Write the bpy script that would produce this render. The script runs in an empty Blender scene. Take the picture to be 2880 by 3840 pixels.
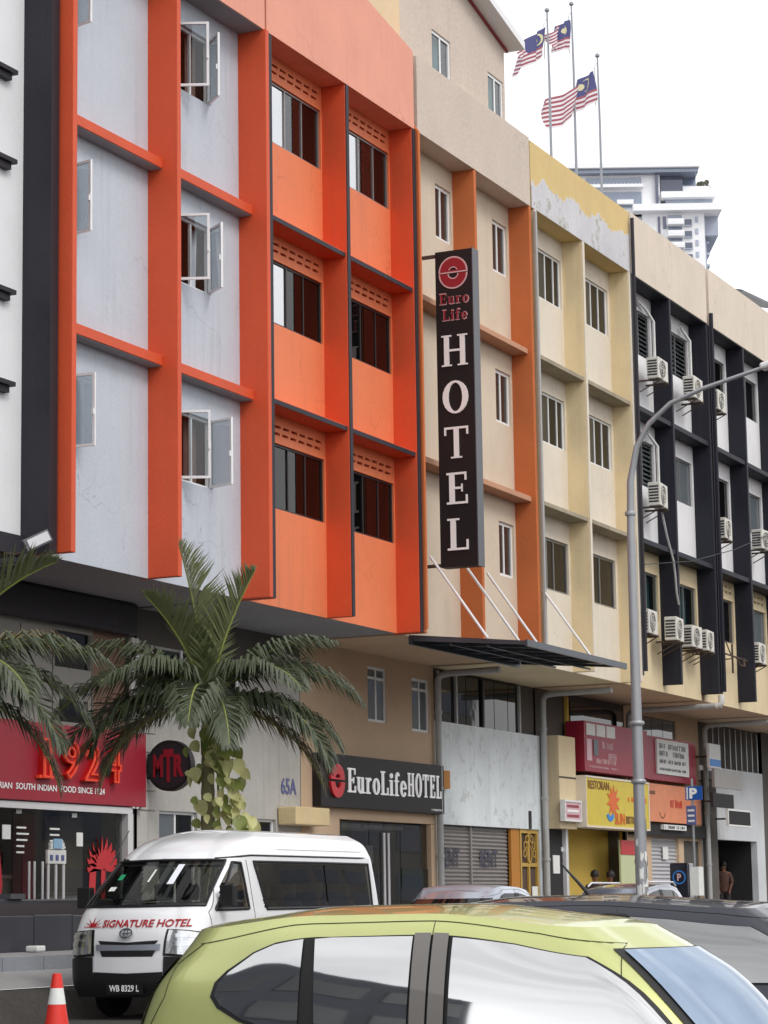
import bpy, bmesh, math, random
from mathutils import Vector, Matrix
random.seed(7)
R = math.radians
sc = bpy.context.scene
col = sc.collection

# ---------------------------------------------------------------- camera, sky, sun, exposure
CAM = Vector((0.0, -20.0, 1.3))
yaw, pitch, roll = R(65.218), R(8.990), R(-0.878)
fw = Vector((math.sin(yaw)*math.cos(pitch), math.cos(yaw)*math.cos(pitch), math.sin(pitch)))
rt = Vector((math.cos(yaw), -math.sin(yaw), 0)); up = rt.cross(fw)
rt2 = rt*math.cos(roll)+up*math.sin(roll); up2 = up*math.cos(roll)-rt*math.sin(roll)
cd = bpy.data.cameras.new('camera'); cam = bpy.data.objects.new('camera', cd); col.objects.link(cam)
cam.matrix_world = Matrix(((rt2.x, up2.x, -fw.x, CAM.x), (rt2.y, up2.y, -fw.y, CAM.y), (rt2.z, up2.z, -fw.z, CAM.z), (0, 0, 0, 1)))
cd.sensor_fit = 'VERTICAL'; cd.sensor_height = 36.0; cd.lens = 36.0*9400/3840
cd.clip_start = 0.1; cd.clip_end = 3000
sc.camera = cam

SUN_EL, SUN_AZ = 46.0, 200.0          # degrees; azimuth clockwise from +Y: the light comes from the street side
w = bpy.data.worlds.new('World'); sc.world = w; w.use_nodes = True
nt = w.node_tree; nt.nodes.clear()
sky = nt.nodes.new('ShaderNodeTexSky'); sky.sky_type = 'NISHITA'; sky.sun_disc = False
sky.sun_elevation = R(SUN_EL); sky.sun_rotation = R(SUN_AZ); sky.air_density = 1.0; sky.dust_density = 4.0
mixn = nt.nodes.new('ShaderNodeMix'); mixn.data_type = 'RGBA'; mixn.inputs[0].default_value = 0.86
mixn.inputs[7].default_value = (11.2, 11.5, 12.0, 1)       # bright even cloud cover over the clear-sky colour
tc = nt.nodes.new('ShaderNodeTexCoord'); cn_ = nt.nodes.new('ShaderNodeTexNoise'); cn_.inputs['Scale'].default_value = 2.2; cn_.inputs['Detail'].default_value = 5
mp_ = nt.nodes.new('ShaderNodeMapping'); mp_.inputs['Scale'].default_value = (1, 1, 2.2); nt.links.new(tc.outputs['Generated'], mp_.inputs[0]); nt.links.new(mp_.outputs[0], cn_.inputs['Vector'])
cr_ = nt.nodes.new('ShaderNodeMapRange'); cr_.inputs[1].default_value = .32; cr_.inputs[2].default_value = .68; cr_.inputs[3].default_value = 8.3; cr_.inputs[4].default_value = 14.5
nt.links.new(cn_.outputs['Fac'], cr_.inputs[0]); cv_ = nt.nodes.new('ShaderNodeCombineColor')
for k_, s_ in enumerate((1.0, 1.0, 1.01)):
    mm_ = nt.nodes.new('ShaderNodeMath'); mm_.operation = 'MULTIPLY'; mm_.inputs[1].default_value = s_; nt.links.new(cr_.outputs[0], mm_.inputs[0]); nt.links.new(mm_.outputs[0], cv_.inputs[k_])
sx_ = nt.nodes.new('ShaderNodeSeparateXYZ'); nt.links.new(tc.outputs['Generated'], sx_.inputs[0]); gr_ = nt.nodes.new('ShaderNodeMapRange')   # overcast, a little paler towards the horizon
for k_, q_ in ((1, 0), (2, 1), (3, 1.12), (4, .86)): gr_.inputs[k_].default_value = q_
nt.links.new(sx_.outputs[2], gr_.inputs[0]); vm_ = nt.nodes.new('ShaderNodeVectorMath'); vm_.operation = 'SCALE'; nt.links.new(cv_.outputs[0], vm_.inputs[0]); nt.links.new(gr_.outputs[0], vm_.inputs['Scale'])
nt.links.new(vm_.outputs[0], mixn.inputs[7])
bg = nt.nodes.new('ShaderNodeBackground'); bg.inputs[1].default_value = 0.12
wo = nt.nodes.new('ShaderNodeOutputWorld')
nt.links.new(sky.outputs[0], mixn.inputs[6]); nt.links.new(mixn.outputs[2], bg.inputs[0]); nt.links.new(bg.outputs[0], wo.inputs[0])
sl = bpy.data.lights.new('sun', 'SUN'); sl.energy = 1.3; sl.angle = R(22); sl.color = (1.0, .96, .9)
so = bpy.data.objects.new('sun', sl); col.objects.link(so)
sd = Vector((math.sin(R(SUN_AZ))*math.cos(R(SUN_EL)), math.cos(R(SUN_AZ))*math.cos(R(SUN_EL)), math.sin(R(SUN_EL))))
so.rotation_euler = sd.to_track_quat('Z', 'Y').to_euler(); so.location = (20, -30, 40)
sc.view_settings.view_transform = 'Standard'; sc.view_settings.look = 'None'
sc.view_settings.exposure = 0.0; sc.view_settings.gamma = 1.0; sc.view_settings.use_curve_mapping = False
sc.render.engine = 'CYCLES'
sc.cycles.max_bounces = 5; sc.cycles.diffuse_bounces = 3; sc.cycles.glossy_bounces = 3; sc.cycles.transparent_max_bounces = 12; sc.cycles.use_denoising = True
sc.cycles.caustics_reflective = False; sc.cycles.caustics_refractive = False

# ---------------------------------------------------------------- materials
def lin(c):
    return tuple((x/255/12.92 if x/255 <= .04045 else ((x/255+.055)/1.055)**2.4) for x in c)
MATS = {}
def N(t, typ, **kw):
    n = t.nodes.new(typ)
    for k, v in kw.items(): setattr(n, k, v)
    return n
def mixc(t, fac, a, b, blend='MIX'):
    m = N(t, 'ShaderNodeMix', data_type='RGBA', blend_type=blend)
    for i, v in ((0, fac), (6, a), (7, b)):
        if hasattr(v, 'is_output'): t.links.new(v, m.inputs[i])
        else: m.inputs[i].default_value = v if i == 0 else (*v[:3], 1)
    return m.outputs[2]
def noise(t, scale, detail=4, vec=None, stretch=None, rough=.6):
    n = N(t, 'ShaderNodeTexNoise'); n.inputs['Scale'].default_value = scale
    n.inputs['Detail'].default_value = detail; n.inputs['Roughness'].default_value = rough
    g = N(t, 'ShaderNodeNewGeometry').outputs['Position'] if vec is None else vec
    if stretch:
        m = N(t, 'ShaderNodeMapping'); m.inputs['Scale'].default_value = stretch
        t.links.new(g, m.inputs[0]); g = m.outputs[0]
    t.links.new(g, n.inputs['Vector']); return n.outputs['Fac']
def ramp(t, f, a, b, ca=(0, 0, 0), cb=(1, 1, 1)):
    r = N(t, 'ShaderNodeValToRGB'); r.color_ramp.elements[0].position = a; r.color_ramp.elements[1].position = b
    r.color_ramp.elements[0].color = (*ca, 1); r.color_ramp.elements[1].color = (*cb, 1)
    t.links.new(f, r.inputs[0]); return r.outputs[0]
def base(name):
    m = bpy.data.materials.new(name); m.use_nodes = True; t = m.node_tree
    return m, t, t.nodes['Principled BSDF']
def plaster(name, rgb, var=.1, streak=.25, grime=(92, 86, 78), rough=.85, bump=.25, spec=.3, patch=0, patchcol=None, fine=0.05, spots=0, crack=0):
    m, t, p = base(name); c = lin(rgb)
    big = noise(t, .8, 5); f2 = noise(t, 14, 3)
    dark = tuple(x*(1-var) for x in c); lite = tuple(min(1, x*(1+var*.6)) for x in c)
    cc = mixc(t, ramp(t, big, .3, .7), dark, lite)
    cc = mixc(t, fine*2, cc, mixc(t, f2, (0, 0, 0), (1, 1, 1)), 'OVERLAY')
    if streak:
        st = noise(t, 1.0, 4, stretch=(5.5, 5.5, .22)); blot = noise(t, .35, 3)
        f = N(t, 'ShaderNodeMath', operation='MULTIPLY'); t.links.new(ramp(t, st, .52, .8), f.inputs[0]); t.links.new(ramp(t, blot, .35, .75), f.inputs[1])
        f2n = N(t, 'ShaderNodeMath', operation='MULTIPLY'); t.links.new(f.outputs[0], f2n.inputs[0]); f2n.inputs[1].default_value = streak
        cc = mixc(t, f2n.outputs[0], cc, lin(grime))
    if patch:
        pf = ramp(t, noise(t, patch, 8, rough=.7), .56, .6)
        cc = mixc(t, pf, cc, lin(patchcol))
    if spots:
        sf = ramp(t, noise(t, 5.5, 6, rough=.75), .66, .7); m2 = N(t, 'ShaderNodeMath', operation='MULTIPLY')
        t.links.new(sf, m2.inputs[0]); m2.inputs[1].default_value = spots; cc = mixc(t, m2.outputs[0], cc, lin(grime))
    if crack:   # hairline cracks, only here and there
        gp = N(t, 'ShaderNodeNewGeometry').outputs['Position']; wv = N(t, 'ShaderNodeTexNoise'); wv.inputs['Scale'].default_value = 2.5; wv.inputs['Detail'].default_value = 5; t.links.new(gp, wv.inputs['Vector'])
        ad = N(t, 'ShaderNodeVectorMath', operation='MULTIPLY_ADD'); ad.inputs[1].default_value = (.7, .7, .7); t.links.new(wv.outputs['Color'], ad.inputs[0]); t.links.new(gp, ad.inputs[2])
        vo = N(t, 'ShaderNodeTexVoronoi', feature='DISTANCE_TO_EDGE'); vo.inputs['Scale'].default_value = .55; t.links.new(ad.outputs[0], vo.inputs['Vector'])
        cf = ramp(t, vo.outputs['Distance'], .0, .009, (1, 1, 1), (0, 0, 0)); c3 = N(t, 'ShaderNodeMath', operation='MULTIPLY'); c4 = N(t, 'ShaderNodeMath', operation='MULTIPLY'); c4.inputs[1].default_value = crack
        t.links.new(cf, c3.inputs[0]); t.links.new(ramp(t, noise(t, .45, 2), .5, .62), c3.inputs[1]); t.links.new(c3.outputs[0], c4.inputs[0]); cc = mixc(t, c4.outputs[0], cc, tuple(x*.35 for x in c))
    t.links.new(cc, p.inputs['Base Color']); p.inputs['Roughness'].default_value = rough
    p.inputs['Specular IOR Level'].default_value = spec
    if bump:
        b = N(t, 'ShaderNodeBump'); b.inputs['Strength'].default_value = bump; b.inputs['Distance'].default_value = .02
        t.links.new(noise(t, 28, 6), b.inputs['Height']); t.links.new(b.outputs[0], p.inputs['Normal'])
    MATS[name] = m; return m
def plain(name, rgb, rough=.5, metal=0, spec=.5, var=.08, coat=0, emit=0, scale=9):
    m, t, p = base(name); c = lin(rgb)
    cc = mixc(t, noise(t, scale, 5), tuple(x*(1-var) for x in c), tuple(min(1, x*(1+var)) for x in c))
    t.links.new(cc, p.inputs['Base Color']); p.inputs['Roughness'].default_value = rough
    p.inputs['Metallic'].default_value = metal; p.inputs['Specular IOR Level'].default_value = spec
    p.inputs['Coat Weight'].default_value = coat; p.inputs['Coat Roughness'].default_value = .03
    if emit: p.inputs['Emission Color'].default_value = (*c, 1); p.inputs['Emission Strength'].default_value = emit
    MATS[name] = m; return m
def glass(name, tint, refl=.1, facing=.5, opaque=None, rough=.02, wob=.0):
    """window glass: clear (or, with opaque, dark filmed) body under a fresnel-weighted mirror layer"""
    m = bpy.data.materials.new(name); m.use_nodes = True; t = m.node_tree; t.nodes.clear()
    o = N(t, 'ShaderNodeOutputMaterial'); mx = N(t, 'ShaderNodeMixShader'); g = N(t, 'ShaderNodeBsdfGlossy'); g.inputs['Roughness'].default_value = rough
    if opaque:
        b = N(t, 'ShaderNodeBsdfDiffuse'); t.links.new(mixc(t, noise(t, 3, 3), tuple(x*.75 for x in lin(opaque)), lin(opaque)), b.inputs[0])
    else:
        b = N(t, 'ShaderNodeBsdfTransparent'); b.inputs[0].default_value = (*lin(tint), 1)
    fr = N(t, 'ShaderNodeLayerWeight'); fr.inputs[0].default_value = .5; pw = N(t, 'ShaderNodeMath', operation='POWER'); pw.inputs[1].default_value = 5.0; t.links.new(fr.outputs['Facing'], pw.inputs[0])
    r0 = max(refl, .04)
    a = N(t, 'ShaderNodeMath', operation='MULTIPLY_ADD'); a.inputs[1].default_value = 1-r0; a.inputs[2].default_value = r0; a.use_clamp = True
    t.links.new(pw.outputs[0], a.inputs[0]); t.links.new(a.outputs[0], mx.inputs[0])
    if wob:
        bp = N(t, 'ShaderNodeBump'); bp.inputs['Strength'].default_value = wob; bp.inputs['Distance'].default_value = .05
        t.links.new(noise(t, 1.3, 2), bp.inputs['Height']); t.links.new(bp.outputs[0], g.inputs['Normal'])
    t.links.new(b.outputs[0], mx.inputs[1]); t.links.new(g.outputs[0], mx.inputs[2]); t.links.new(mx.outputs[0], o.inputs[0])
    MATS[name] = m; return m
def paint(name, rgb, metal=.0, rough=.35, coat=1.0, flake=.05):
    m, t, p = base(name); c = lin(rgb)
    cc = mixc(t, noise(t, 2.2, 3), tuple(x*(1-flake) for x in c), tuple(min(1, x*(1+flake)) for x in c))
    cc = mixc(t, ramp(t, noise(t, 60, 4), .55, .8), cc, tuple(x*.93 for x in c))
    t.links.new(cc, p.inputs['Base Color']); p.inputs['Metallic'].default_value = metal; p.inputs['Roughness'].default_value = rough
    p.inputs['Coat Weight'].default_value = coat; p.inputs['Coat Roughness'].default_value = .04
    MATS[name] = m; return m

plaster('grey_plaster', (196, 203, 214), crack=.35, streak=.4, var=.05)
plaster('white_plaster', (232, 234, 238), streak=.1, var=.05)
plaster('orange_fin', (216, 85, 46), streak=.32, var=.07, spec=.5, rough=.6)
plaster('tan_ledge', (198, 150, 122), streak=.25, var=.1)
plaster('stained_grey_white', (190, 188, 183), crack=.35, streak=.6, var=.14, grime=(112, 108, 100), spots=.55, bump=.4)  # grey-white plaster with grime streaks and spots
plaster('orange_parapet_glare', (232, 158, 134), crack=.35, streak=.22, var=.07, spec=.5, rough=.6)  # orange paint paled: sky glare over the parapets is put into the colour
plaster('orange_plaster', (234, 130, 86), crack=.35, streak=.36, var=.06, spec=.5, rough=.6)
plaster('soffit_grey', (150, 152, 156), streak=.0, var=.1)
plaster('black_trim', (52, 50, 58), streak=.3, grime=(110, 108, 108), rough=.6)
plaster('black_panel', (44, 43, 50), streak=.25, grime=(90, 88, 88), rough=.5)
plaster('beige_plaster', (214, 198, 178), streak=.14, var=.06)
plaster('beige_parapet', (208, 194, 182), crack=.35, streak=.15, var=.06, fine=.12)
plaster('brown_orange', (198, 112, 66), streak=.12, var=.08)
plaster('cream_plaster', (228, 218, 202), crack=.35, streak=.35, var=.08, grime=(150, 128, 96))
plaster('cream_fin', (232, 213, 174), streak=.4, var=.1, grime=(142, 112, 70), spots=.25)
plaster('yellow_parapet', (218, 192, 136), crack=.35, streak=.25, var=.08, grime=(120, 100, 62), spots=.4)
plaster('peeled_parapet', (210, 210, 214), crack=.35, streak=.25, var=.12, grime=(96, 96, 100), patch=1.6, patchcol=(182, 178, 174), spots=.6, bump=.5)
plaster('stained_ledge', (168, 158, 138), streak=.7, var=.25, grime=(58, 54, 46), spots=.5)
plaster('black_fin', (36, 37, 48), streak=.35, var=.15, grime=(78, 78, 84), rough=.6)
plaster('panel_white', (233, 233, 236), streak=.25, var=.07, grime=(140, 132, 122))
plaster('panel_cream', (230, 212, 176), streak=.35, var=.08, grime=(150, 120, 84))
plaster('cream_parapet', (224, 211, 196), crack=.35, streak=.45, var=.08, grime=(142, 124, 104), fine=.1, spots=.25)
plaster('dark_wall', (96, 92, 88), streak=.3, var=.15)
plaster('panel_grey', (158, 156, 150), streak=.12, var=.05)
plaster('stained_white', (214, 218, 222), streak=.55, var=.1, grime=(112, 108, 100), spots=.45, bump=.4)
plaster('stained_bluegrey', (224, 231, 235), crack=.35, streak=.5, var=.12, grime=(116, 120, 118), patch=2.2, patchcol=(204, 210, 212), spots=.5, bump=.4)
plaster('beige_ground', (206, 180, 152), streak=.1, var=.06)
plaster('brown_panel', (140, 112, 98), streak=.1)
plaster('asphalt', (74, 71, 68), streak=0, var=.25, rough=.9, bump=.8, fine=.2)
plaster('paving', (158, 157, 158), streak=0, var=.18, rough=.85, bump=.5)
plaster('kerb_stone', (150, 154, 162), streak=.2, var=.15, bump=.5)
plaster('granite_dark', (58, 60, 68), streak=.2, var=.3, rough=.35, spec=.6, bump=.1)
plaster('roof_concrete', (140, 136, 130), streak=.2, var=.2)
plaster('tower_white', (240, 241, 244), streak=.05, var=.03)
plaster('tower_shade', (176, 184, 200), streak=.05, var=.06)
plain('white_frame', (236, 238, 240), .4)
plain('alu_frame', (150, 150, 150), .35, .6)
plain('dark_frame', (44, 42, 44), .4)
plain('room_dark', (46, 40, 38), .9, var=.3)
plain('room_brown', (92, 58, 46), .9, var=.3)
plain('curtain_white', (226, 230, 238), .9)
plain('curtain_brown', (120, 92, 82), .9, var=.2)
plain('board_brown', (86, 70, 64), .7, var=.2)
plain('sign_black', (34, 30, 32), .5, spec=.3)
plain('letter_lit', (250, 250, 250), .4, emit=.2)
plain('sign_side', (78, 80, 86), .4)
plain('letter_white', (246, 246, 246), .4)
plain('letter_pink', (214, 176, 180), .5)
plain('logo_red', (150, 34, 48), .4)
plain('logo_bright_red', (214, 40, 52), .35)
plain('steel_white', (226, 226, 228), .35, .2)
plain('steel_grey', (150, 154, 160), .4, .5, var=.18, scale=4)
plain('pole_grey', (164, 167, 171), .45, .35, var=.14, scale=3)
plain('pale_blue', (150, 190, 222), .5)
plain('sticker_white', (228, 230, 228), .7, var=.15)
plain('canopy_dark', (78, 84, 92), .35, .3, var=.2)
plain('ac_white', (214, 212, 204), .55, var=.16, scale=5)
plain('ac_dark', (36, 36, 40), .6)
plain('bracket_dark', (82, 66, 56), .7, var=.4, scale=14)
plain('pvc_grey', (170, 172, 172), .5, var=.15)
plain('pvc_white', (222, 222, 220), .5, var=.1)
plain('red_sign', (160, 36, 54), .45, var=.14, scale=3)
plain('maroon_sign', (150, 28, 54), .45, var=.12)
plain('neon_red', (232, 76, 48), .4, emit=.12)
plain('digit_red', (196, 22, 24), .4)
plain('yellow_sign', (214, 192, 62), .5, var=.14, scale=3)
plain('orange_sign', (228, 142, 100), .5, var=.16, scale=3)
plain('orange_art', (226, 104, 36), .5)
plain('brown_art', (122, 66, 22), .5)
plain('blue_art', (50, 130, 210), .5)
plain('sign_blue', (22, 84, 168), .4)
plain('slate_dark', (70, 70, 86), .6)
plain('slate_blue', (92, 98, 150), .5)
plain('pink_sign', (214, 178, 186), .5)
plain('shutter_grey', (150, 146, 144), .5, .3, var=.14, scale=5)
plain('shutter_light', (188, 188, 192), .5, .2, var=.1, scale=5)
plain('gold_paint', (206, 168, 82), .45, .3, var=.15)
plain('wood_orange', (184, 122, 44), .6, var=.15)
plain('yellow_wall', (222, 190, 92), .8)
plaster('slate_wall', (62, 66, 74), streak=.2)
plain('shop_dark', (40, 39, 40), .8, var=.2)
plain('shop_mid', (150, 142, 132), .8, var=.2)
plain('lobby_beige', (206, 188, 166), .8, var=.12)
plain('door_wood', (86, 84, 78), .7, var=.2)
plain('black_plastic', (22, 22, 24), .5, var=.2)
plain('rubber', (18, 18, 19), .85, var=.3)
plain('chrome', (214, 216, 220), .12, 1.0, var=.02)
plain('rim_silver', (170, 172, 176), .3, .8)
plain('lamp_lens', (214, 222, 228), .1, .8, coat=1, var=.5, scale=26)
plain('tail_red', (170, 14, 20), .2, coat=1)
plain('hotel_red', (170, 36, 44), .45)
plain('plate_black', (16, 16, 17), .4)
plain('cone_red', (226, 52, 40), .5, var=.1)
plain('skin_brown', (120, 78, 56), .6)
plain('hair_black', (22, 18, 17), .6)
plain('cloth_dark', (48, 44, 48), .9, var=.2)
plain('cloth_white', (220, 220, 222), .9)
plain('cloth_red', (84, 58, 50), .9)
plain('flag_rope', (180, 180, 178), .8)
plain('trunk_palm', (132, 128, 96), .8, var=.3, scale=7)
plain('crownshaft', (112, 132, 62), .5, var=.2)
plain('rachis', (138, 146, 72), .6, var=.2)
plain('cable', (60, 60, 64), .7)
plain('poster_red', (190, 40, 48), .5)
plain('poster_green', (196, 204, 160), .5)
plain('green_sticker', (40, 160, 110), .5)
plain('fur_dark', (60, 54, 56), .8)
glass('pane_clear', (226, 230, 232), .06)
glass('pane_dark', (128, 122, 122), .05)
glass('pane_blue', (190, 205, 220), .62)
glass('pane_green', (170, 196, 196), .1)
glass('pane_grey', (0, 0, 0), .08, opaque=(112, 120, 126))
glass('shop_glass', (224, 224, 222), .07)
glass('film_glass', (0, 0, 0), .82, opaque=(20, 26, 32), rough=.03, wob=.03)
glass('navy_glass', (0, 0, 0), .4, opaque=(20, 22, 26), rough=.03, wob=.03)
glass('dark_glass', (0, 0, 0), .06, opaque=(16, 19, 22), wob=.02)
glass('blue_screen', (0, 0, 0), .34, opaque=(104, 142, 180), wob=.02)
glass('pane_smoke', (0, 0, 0), .12, opaque=(54, 56, 58))
glass('van_screen', (196, 204, 202), .03, wob=.02)
glass('van_glass', (168, 166, 160), .12, wob=.03)
plain('van_lining', (108, 106, 104), .9)
plain('van_seat', (84, 82, 84), .9, var=.2)
glass('tower_glass', (0, 0, 0), .15, opaque=(128, 142, 166))
glass('tower_glass_dark', (0, 0, 0), .1, opaque=(84, 92, 118))
paint('lime_paint', (200, 205, 134), metal=.5, rough=.3)
paint('lime_seam', (66, 72, 40), rough=.6, coat=0)
paint('white_paint', (236, 238, 242), rough=.3)
paint('navy_paint', (30, 33, 48), metal=.3, rough=.3)
paint('silver_paint', (176, 182, 194), metal=.6, rough=.3)
paint('bluegrey_paint', (128, 136, 152), metal=.5, rough=.3)
paint('grey_pillar', (120, 116, 112), metal=.3, rough=.35)
def leafmat(name, a, b, tr=.25):
    m, t, p = base(name)
    t.links.new(mixc(t, noise(t, 6, 3), lin(a), lin(b)), p.inputs['Base Color']); p.inputs['Roughness'].default_value = .45
    out = t.nodes['Material Output']; tl = N(t, 'ShaderNodeBsdfTranslucent'); tl.inputs[0].default_value = (*lin(b), 1)
    mx = N(t, 'ShaderNodeMixShader'); mx.inputs[0].default_value = tr
    t.links.new(p.outputs[0], mx.inputs[1]); t.links.new(tl.outputs[0], mx.inputs[2]); t.links.new(mx.outputs[0], out.inputs[0]); MATS[name] = m
leafmat('palm_leaf', (64, 72, 56), (96, 106, 80), .2); leafmat('palm_leaf_old', (104, 96, 66), (132, 122, 84), .2); leafmat('palm_leaf_young', (92, 102, 66), (122, 130, 90), .2); leafmat('pothos_leaf', (186, 190, 120), (230, 226, 170)); leafmat('pothos_dark', (104, 122, 60), (158, 166, 96))

# ---------------------------------------------------------------- building helpers
ORG = {}
def new_obj(name, me, parent=None):
    o = bpy.data.objects.new(name, me); col.objects.link(o)
    if parent is not None:
        o.parent = parent; ORG[o] = ORG[parent]
    else: ORG[o] = Vector((0, 0, 0))
    return o
def tag(o, label=None, cat=None, group=None, kind=None):
    for k, v in (('label', label), ('category', cat), ('group', group), ('kind', kind)):
        if v: o[k] = v
    return o
def thing(name, label, cat, loc=(0, 0, 0), rz=0, group=None, local=False):
    o = bpy.data.objects.new(name, None); col.objects.link(o); o.location = loc; o.rotation_euler = (0, 0, rz); o.empty_display_size = .2
    ORG[o] = Vector((0, 0, 0)) if local else Vector(loc)
    return tag(o, label, cat, group)
def copy_tree(o, parent=None):
    c = o.copy(); col.objects.link(c); c.parent = parent; ORG[c] = ORG[o]
    for ch in o.children: copy_tree(ch, c)
    return c
ID = (Vector((0, 0, 0)), Vector((1, 0, 0)), Vector((0, 1, 0)), Vector((0, 0, 1)))
def FAC(x, y, z):    # lettering frame on the street front: reads along +X, faces -Y
    return (Vector((x, y, z)), Vector((1, 0, 0)), Vector((0, 0, 1)), Vector((0, -1, 0)))
def PRJ(x, y, z):    # frame facing -X (towards the oncoming viewer): reads along -Y
    return (Vector((x, y, z)), Vector((0, -1, 0)), Vector((0, 0, 1)), Vector((-1, 0, 0)))
class MB:
    def __init__(s, frame=ID): s.v = []; s.f = []; s.fr = frame
    def add(s, vs, fs):
        o, a, b, c = s.fr; n = len(s.v)
        s.v += [o+a*p[0]+b*p[1]+c*p[2] for p in vs]; s.f += [tuple(i+n for i in q) for q in fs]; return s
    def box(s, x0, x1, y0, y1, z0, z1):
        return s.add([(x0, y0, z0), (x1, y0, z0), (x1, y1, z0), (x0, y1, z0), (x0, y0, z1), (x1, y0, z1), (x1, y1, z1), (x0, y1, z1)],
                     [(3, 2, 1, 0), (4, 5, 6, 7), (0, 1, 5, 4), (1, 2, 6, 5), (2, 3, 7, 6), (3, 0, 4, 7)])
    def poly(s, pts, d):          # pts in local xy (ccw), extruded from z=0 to z=d
        n = len(pts)
        return s.add([(x, y, 0) for x, y in pts]+[(x, y, d) for x, y in pts],
                     [tuple(range(n-1, -1, -1)), tuple(range(n, 2*n))]+[(i, (i+1) % n, n+(i+1) % n, n+i) for i in range(n)])
    def ring(s, cx, cy, rx, ry, ix, iy, a0, a1, d, n=20, z0=0):   # elliptical ring sector, extruded
        vs = []; fs = []
        for i in range(n+1):
            a = R(a0+(a1-a0)*i/n); c, q = math.cos(a), math.sin(a)
            vs += [(cx+ix*c, cy+iy*q, z0), (cx+rx*c, cy+ry*q, z0), (cx+rx*c, cy+ry*q, z0+d), (cx+ix*c, cy+iy*q, z0+d)]
            if i < n:
                k = 4*i; fs += [(k+3, k+2, k+6, k+7), (k+1, k+5, k+6, k+2), (k, k+3, k+7, k+4), (k, k+4, k+5, k+1)]
        fs += [(0, 1, 2, 3), (4*n+3, 4*n+2, 4*n+1, 4*n)]
        return s.add(vs, fs)
    def tube(s, pts, r, n=8, cap=True):
        pts = [Vector(p) for p in pts]; rs = r if isinstance(r, (list, tuple)) else [r]*len(pts); vs = []; fs = []
        t0 = (pts[1]-pts[0]).normalized(); ref = Vector((0, 0, 1)) if abs(t0.z) < .9 else Vector((1, 0, 0)); u = t0.cross(ref).normalized()
        for i, p in enumerate(pts):
            t = (pts[min(i+1, len(pts)-1)]-pts[max(i-1, 0)]).normalized(); u = (u-t*u.dot(t)).normalized(); v = t.cross(u)
            vs += [tuple(p+(u*math.cos(2*math.pi*k/n)+v*math.sin(2*math.pi*k/n))*rs[i]) for k in range(n)]
            if i: fs += [((i-1)*n+k, (i-1)*n+(k+1) % n, i*n+(k+1) % n, i*n+k) for k in range(n)]
        if cap: fs += [tuple(range(n-1, -1, -1)), tuple(range((len(pts)-1)*n, len(pts)*n))]
        return s.add(vs, fs)
    def lathe(s, prof, n=20, c=(0, 0, 0)):   # prof: (r,z) pairs
        vs = []; fs = []
        for i, (r, z) in enumerate(prof):
            vs += [(c[0]+r*math.cos(2*math.pi*k/n), c[1]+r*math.sin(2*math.pi*k/n), c[2]+z) for k in range(n)]
            if i: fs += [((i-1)*n+k, (i-1)*n+(k+1) % n, i*n+(k+1) % n, i*n+k) for k in range(n)]
        fs += [tuple(range(n-1, -1, -1)), tuple(range((len(prof)-1)*n, len(prof)*n))]
        return s.add(vs, fs)
    def build(s, name, mat, parent=None, smooth=False, bevel=0):
        off = ORG[parent] if parent is not None else Vector((0, 0, 0))
        me = bpy.data.meshes.new(name); me.from_pydata([tuple(v-off) for v in s.v], [], s.f); me.update()
        me.materials.append(MATS[mat])
        if smooth:
            for p in me.polygons: p.use_smooth = True
            try: me.set_sharp_from_angle(angle=R(40))
            except Exception: pass
        o = new_obj(name, me, parent)
        if bevel:
            b = o.modifiers.new('bevel', 'BEVEL'); b.width = bevel; b.segments = 2; b.limit_method = 'ANGLE'
        return o
def box(name, mat, parent, *a, bevel=0): return MB().box(*a).build(name, mat, parent, bevel=bevel)
TXT = {}
def text_geo(body, bold=0.0, ext=.01, outline=0, shear=0):
    key = (body, bold, ext, outline, shear)
    if key in TXT: return TXT[key]
    c = bpy.data.curves.new('txt', 'FONT'); c.body = body; c.size = 1; c.offset = bold; c.extrude = 0 if outline else ext; c.resolution_u = 3; c.shear = shear
    if outline: c.fill_mode = 'NONE'; c.bevel_depth = outline; c.bevel_resolution = 1
    o = bpy.data.objects.new('txt', c); col.objects.link(o)
    dg = bpy.context.evaluated_depsgraph_get(); dg.update(); me = bpy.data.meshes.new_from_object(o.evaluated_get(dg))
    vs = [tuple(v.co) for v in me.vertices]; fs = [tuple(p.vertices) for p in me.polygons]
    bpy.data.objects.remove(o); bpy.data.curves.remove(c); bpy.data.meshes.remove(me)
    x0 = min(v[0] for v in vs); x1 = max(v[0] for v in vs); y0 = min(v[1] for v in vs); y1 = max(v[1] for v in vs)
    TXT[key] = ([(v[0]-x0, v[1]-y0, v[2]) for v in vs], fs, x1-x0, y1-y0); return TXT[key]
def lettering(name, mat, parent, frame, body, wd, ht, bold=0.0, ext=.01, outline=0, shear=0, z=.01):
    """raised letters filling a wd x ht box whose lower left corner is the frame's origin"""
    vs, fs, tw, th = text_geo(body, bold, ext, outline, shear)
    return MB(frame).add([(v[0]*wd/tw, v[1]*ht/th, v[2]*(ht if not outline else 1)+z) for v in vs], fs).build(name, mat, parent)
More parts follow.
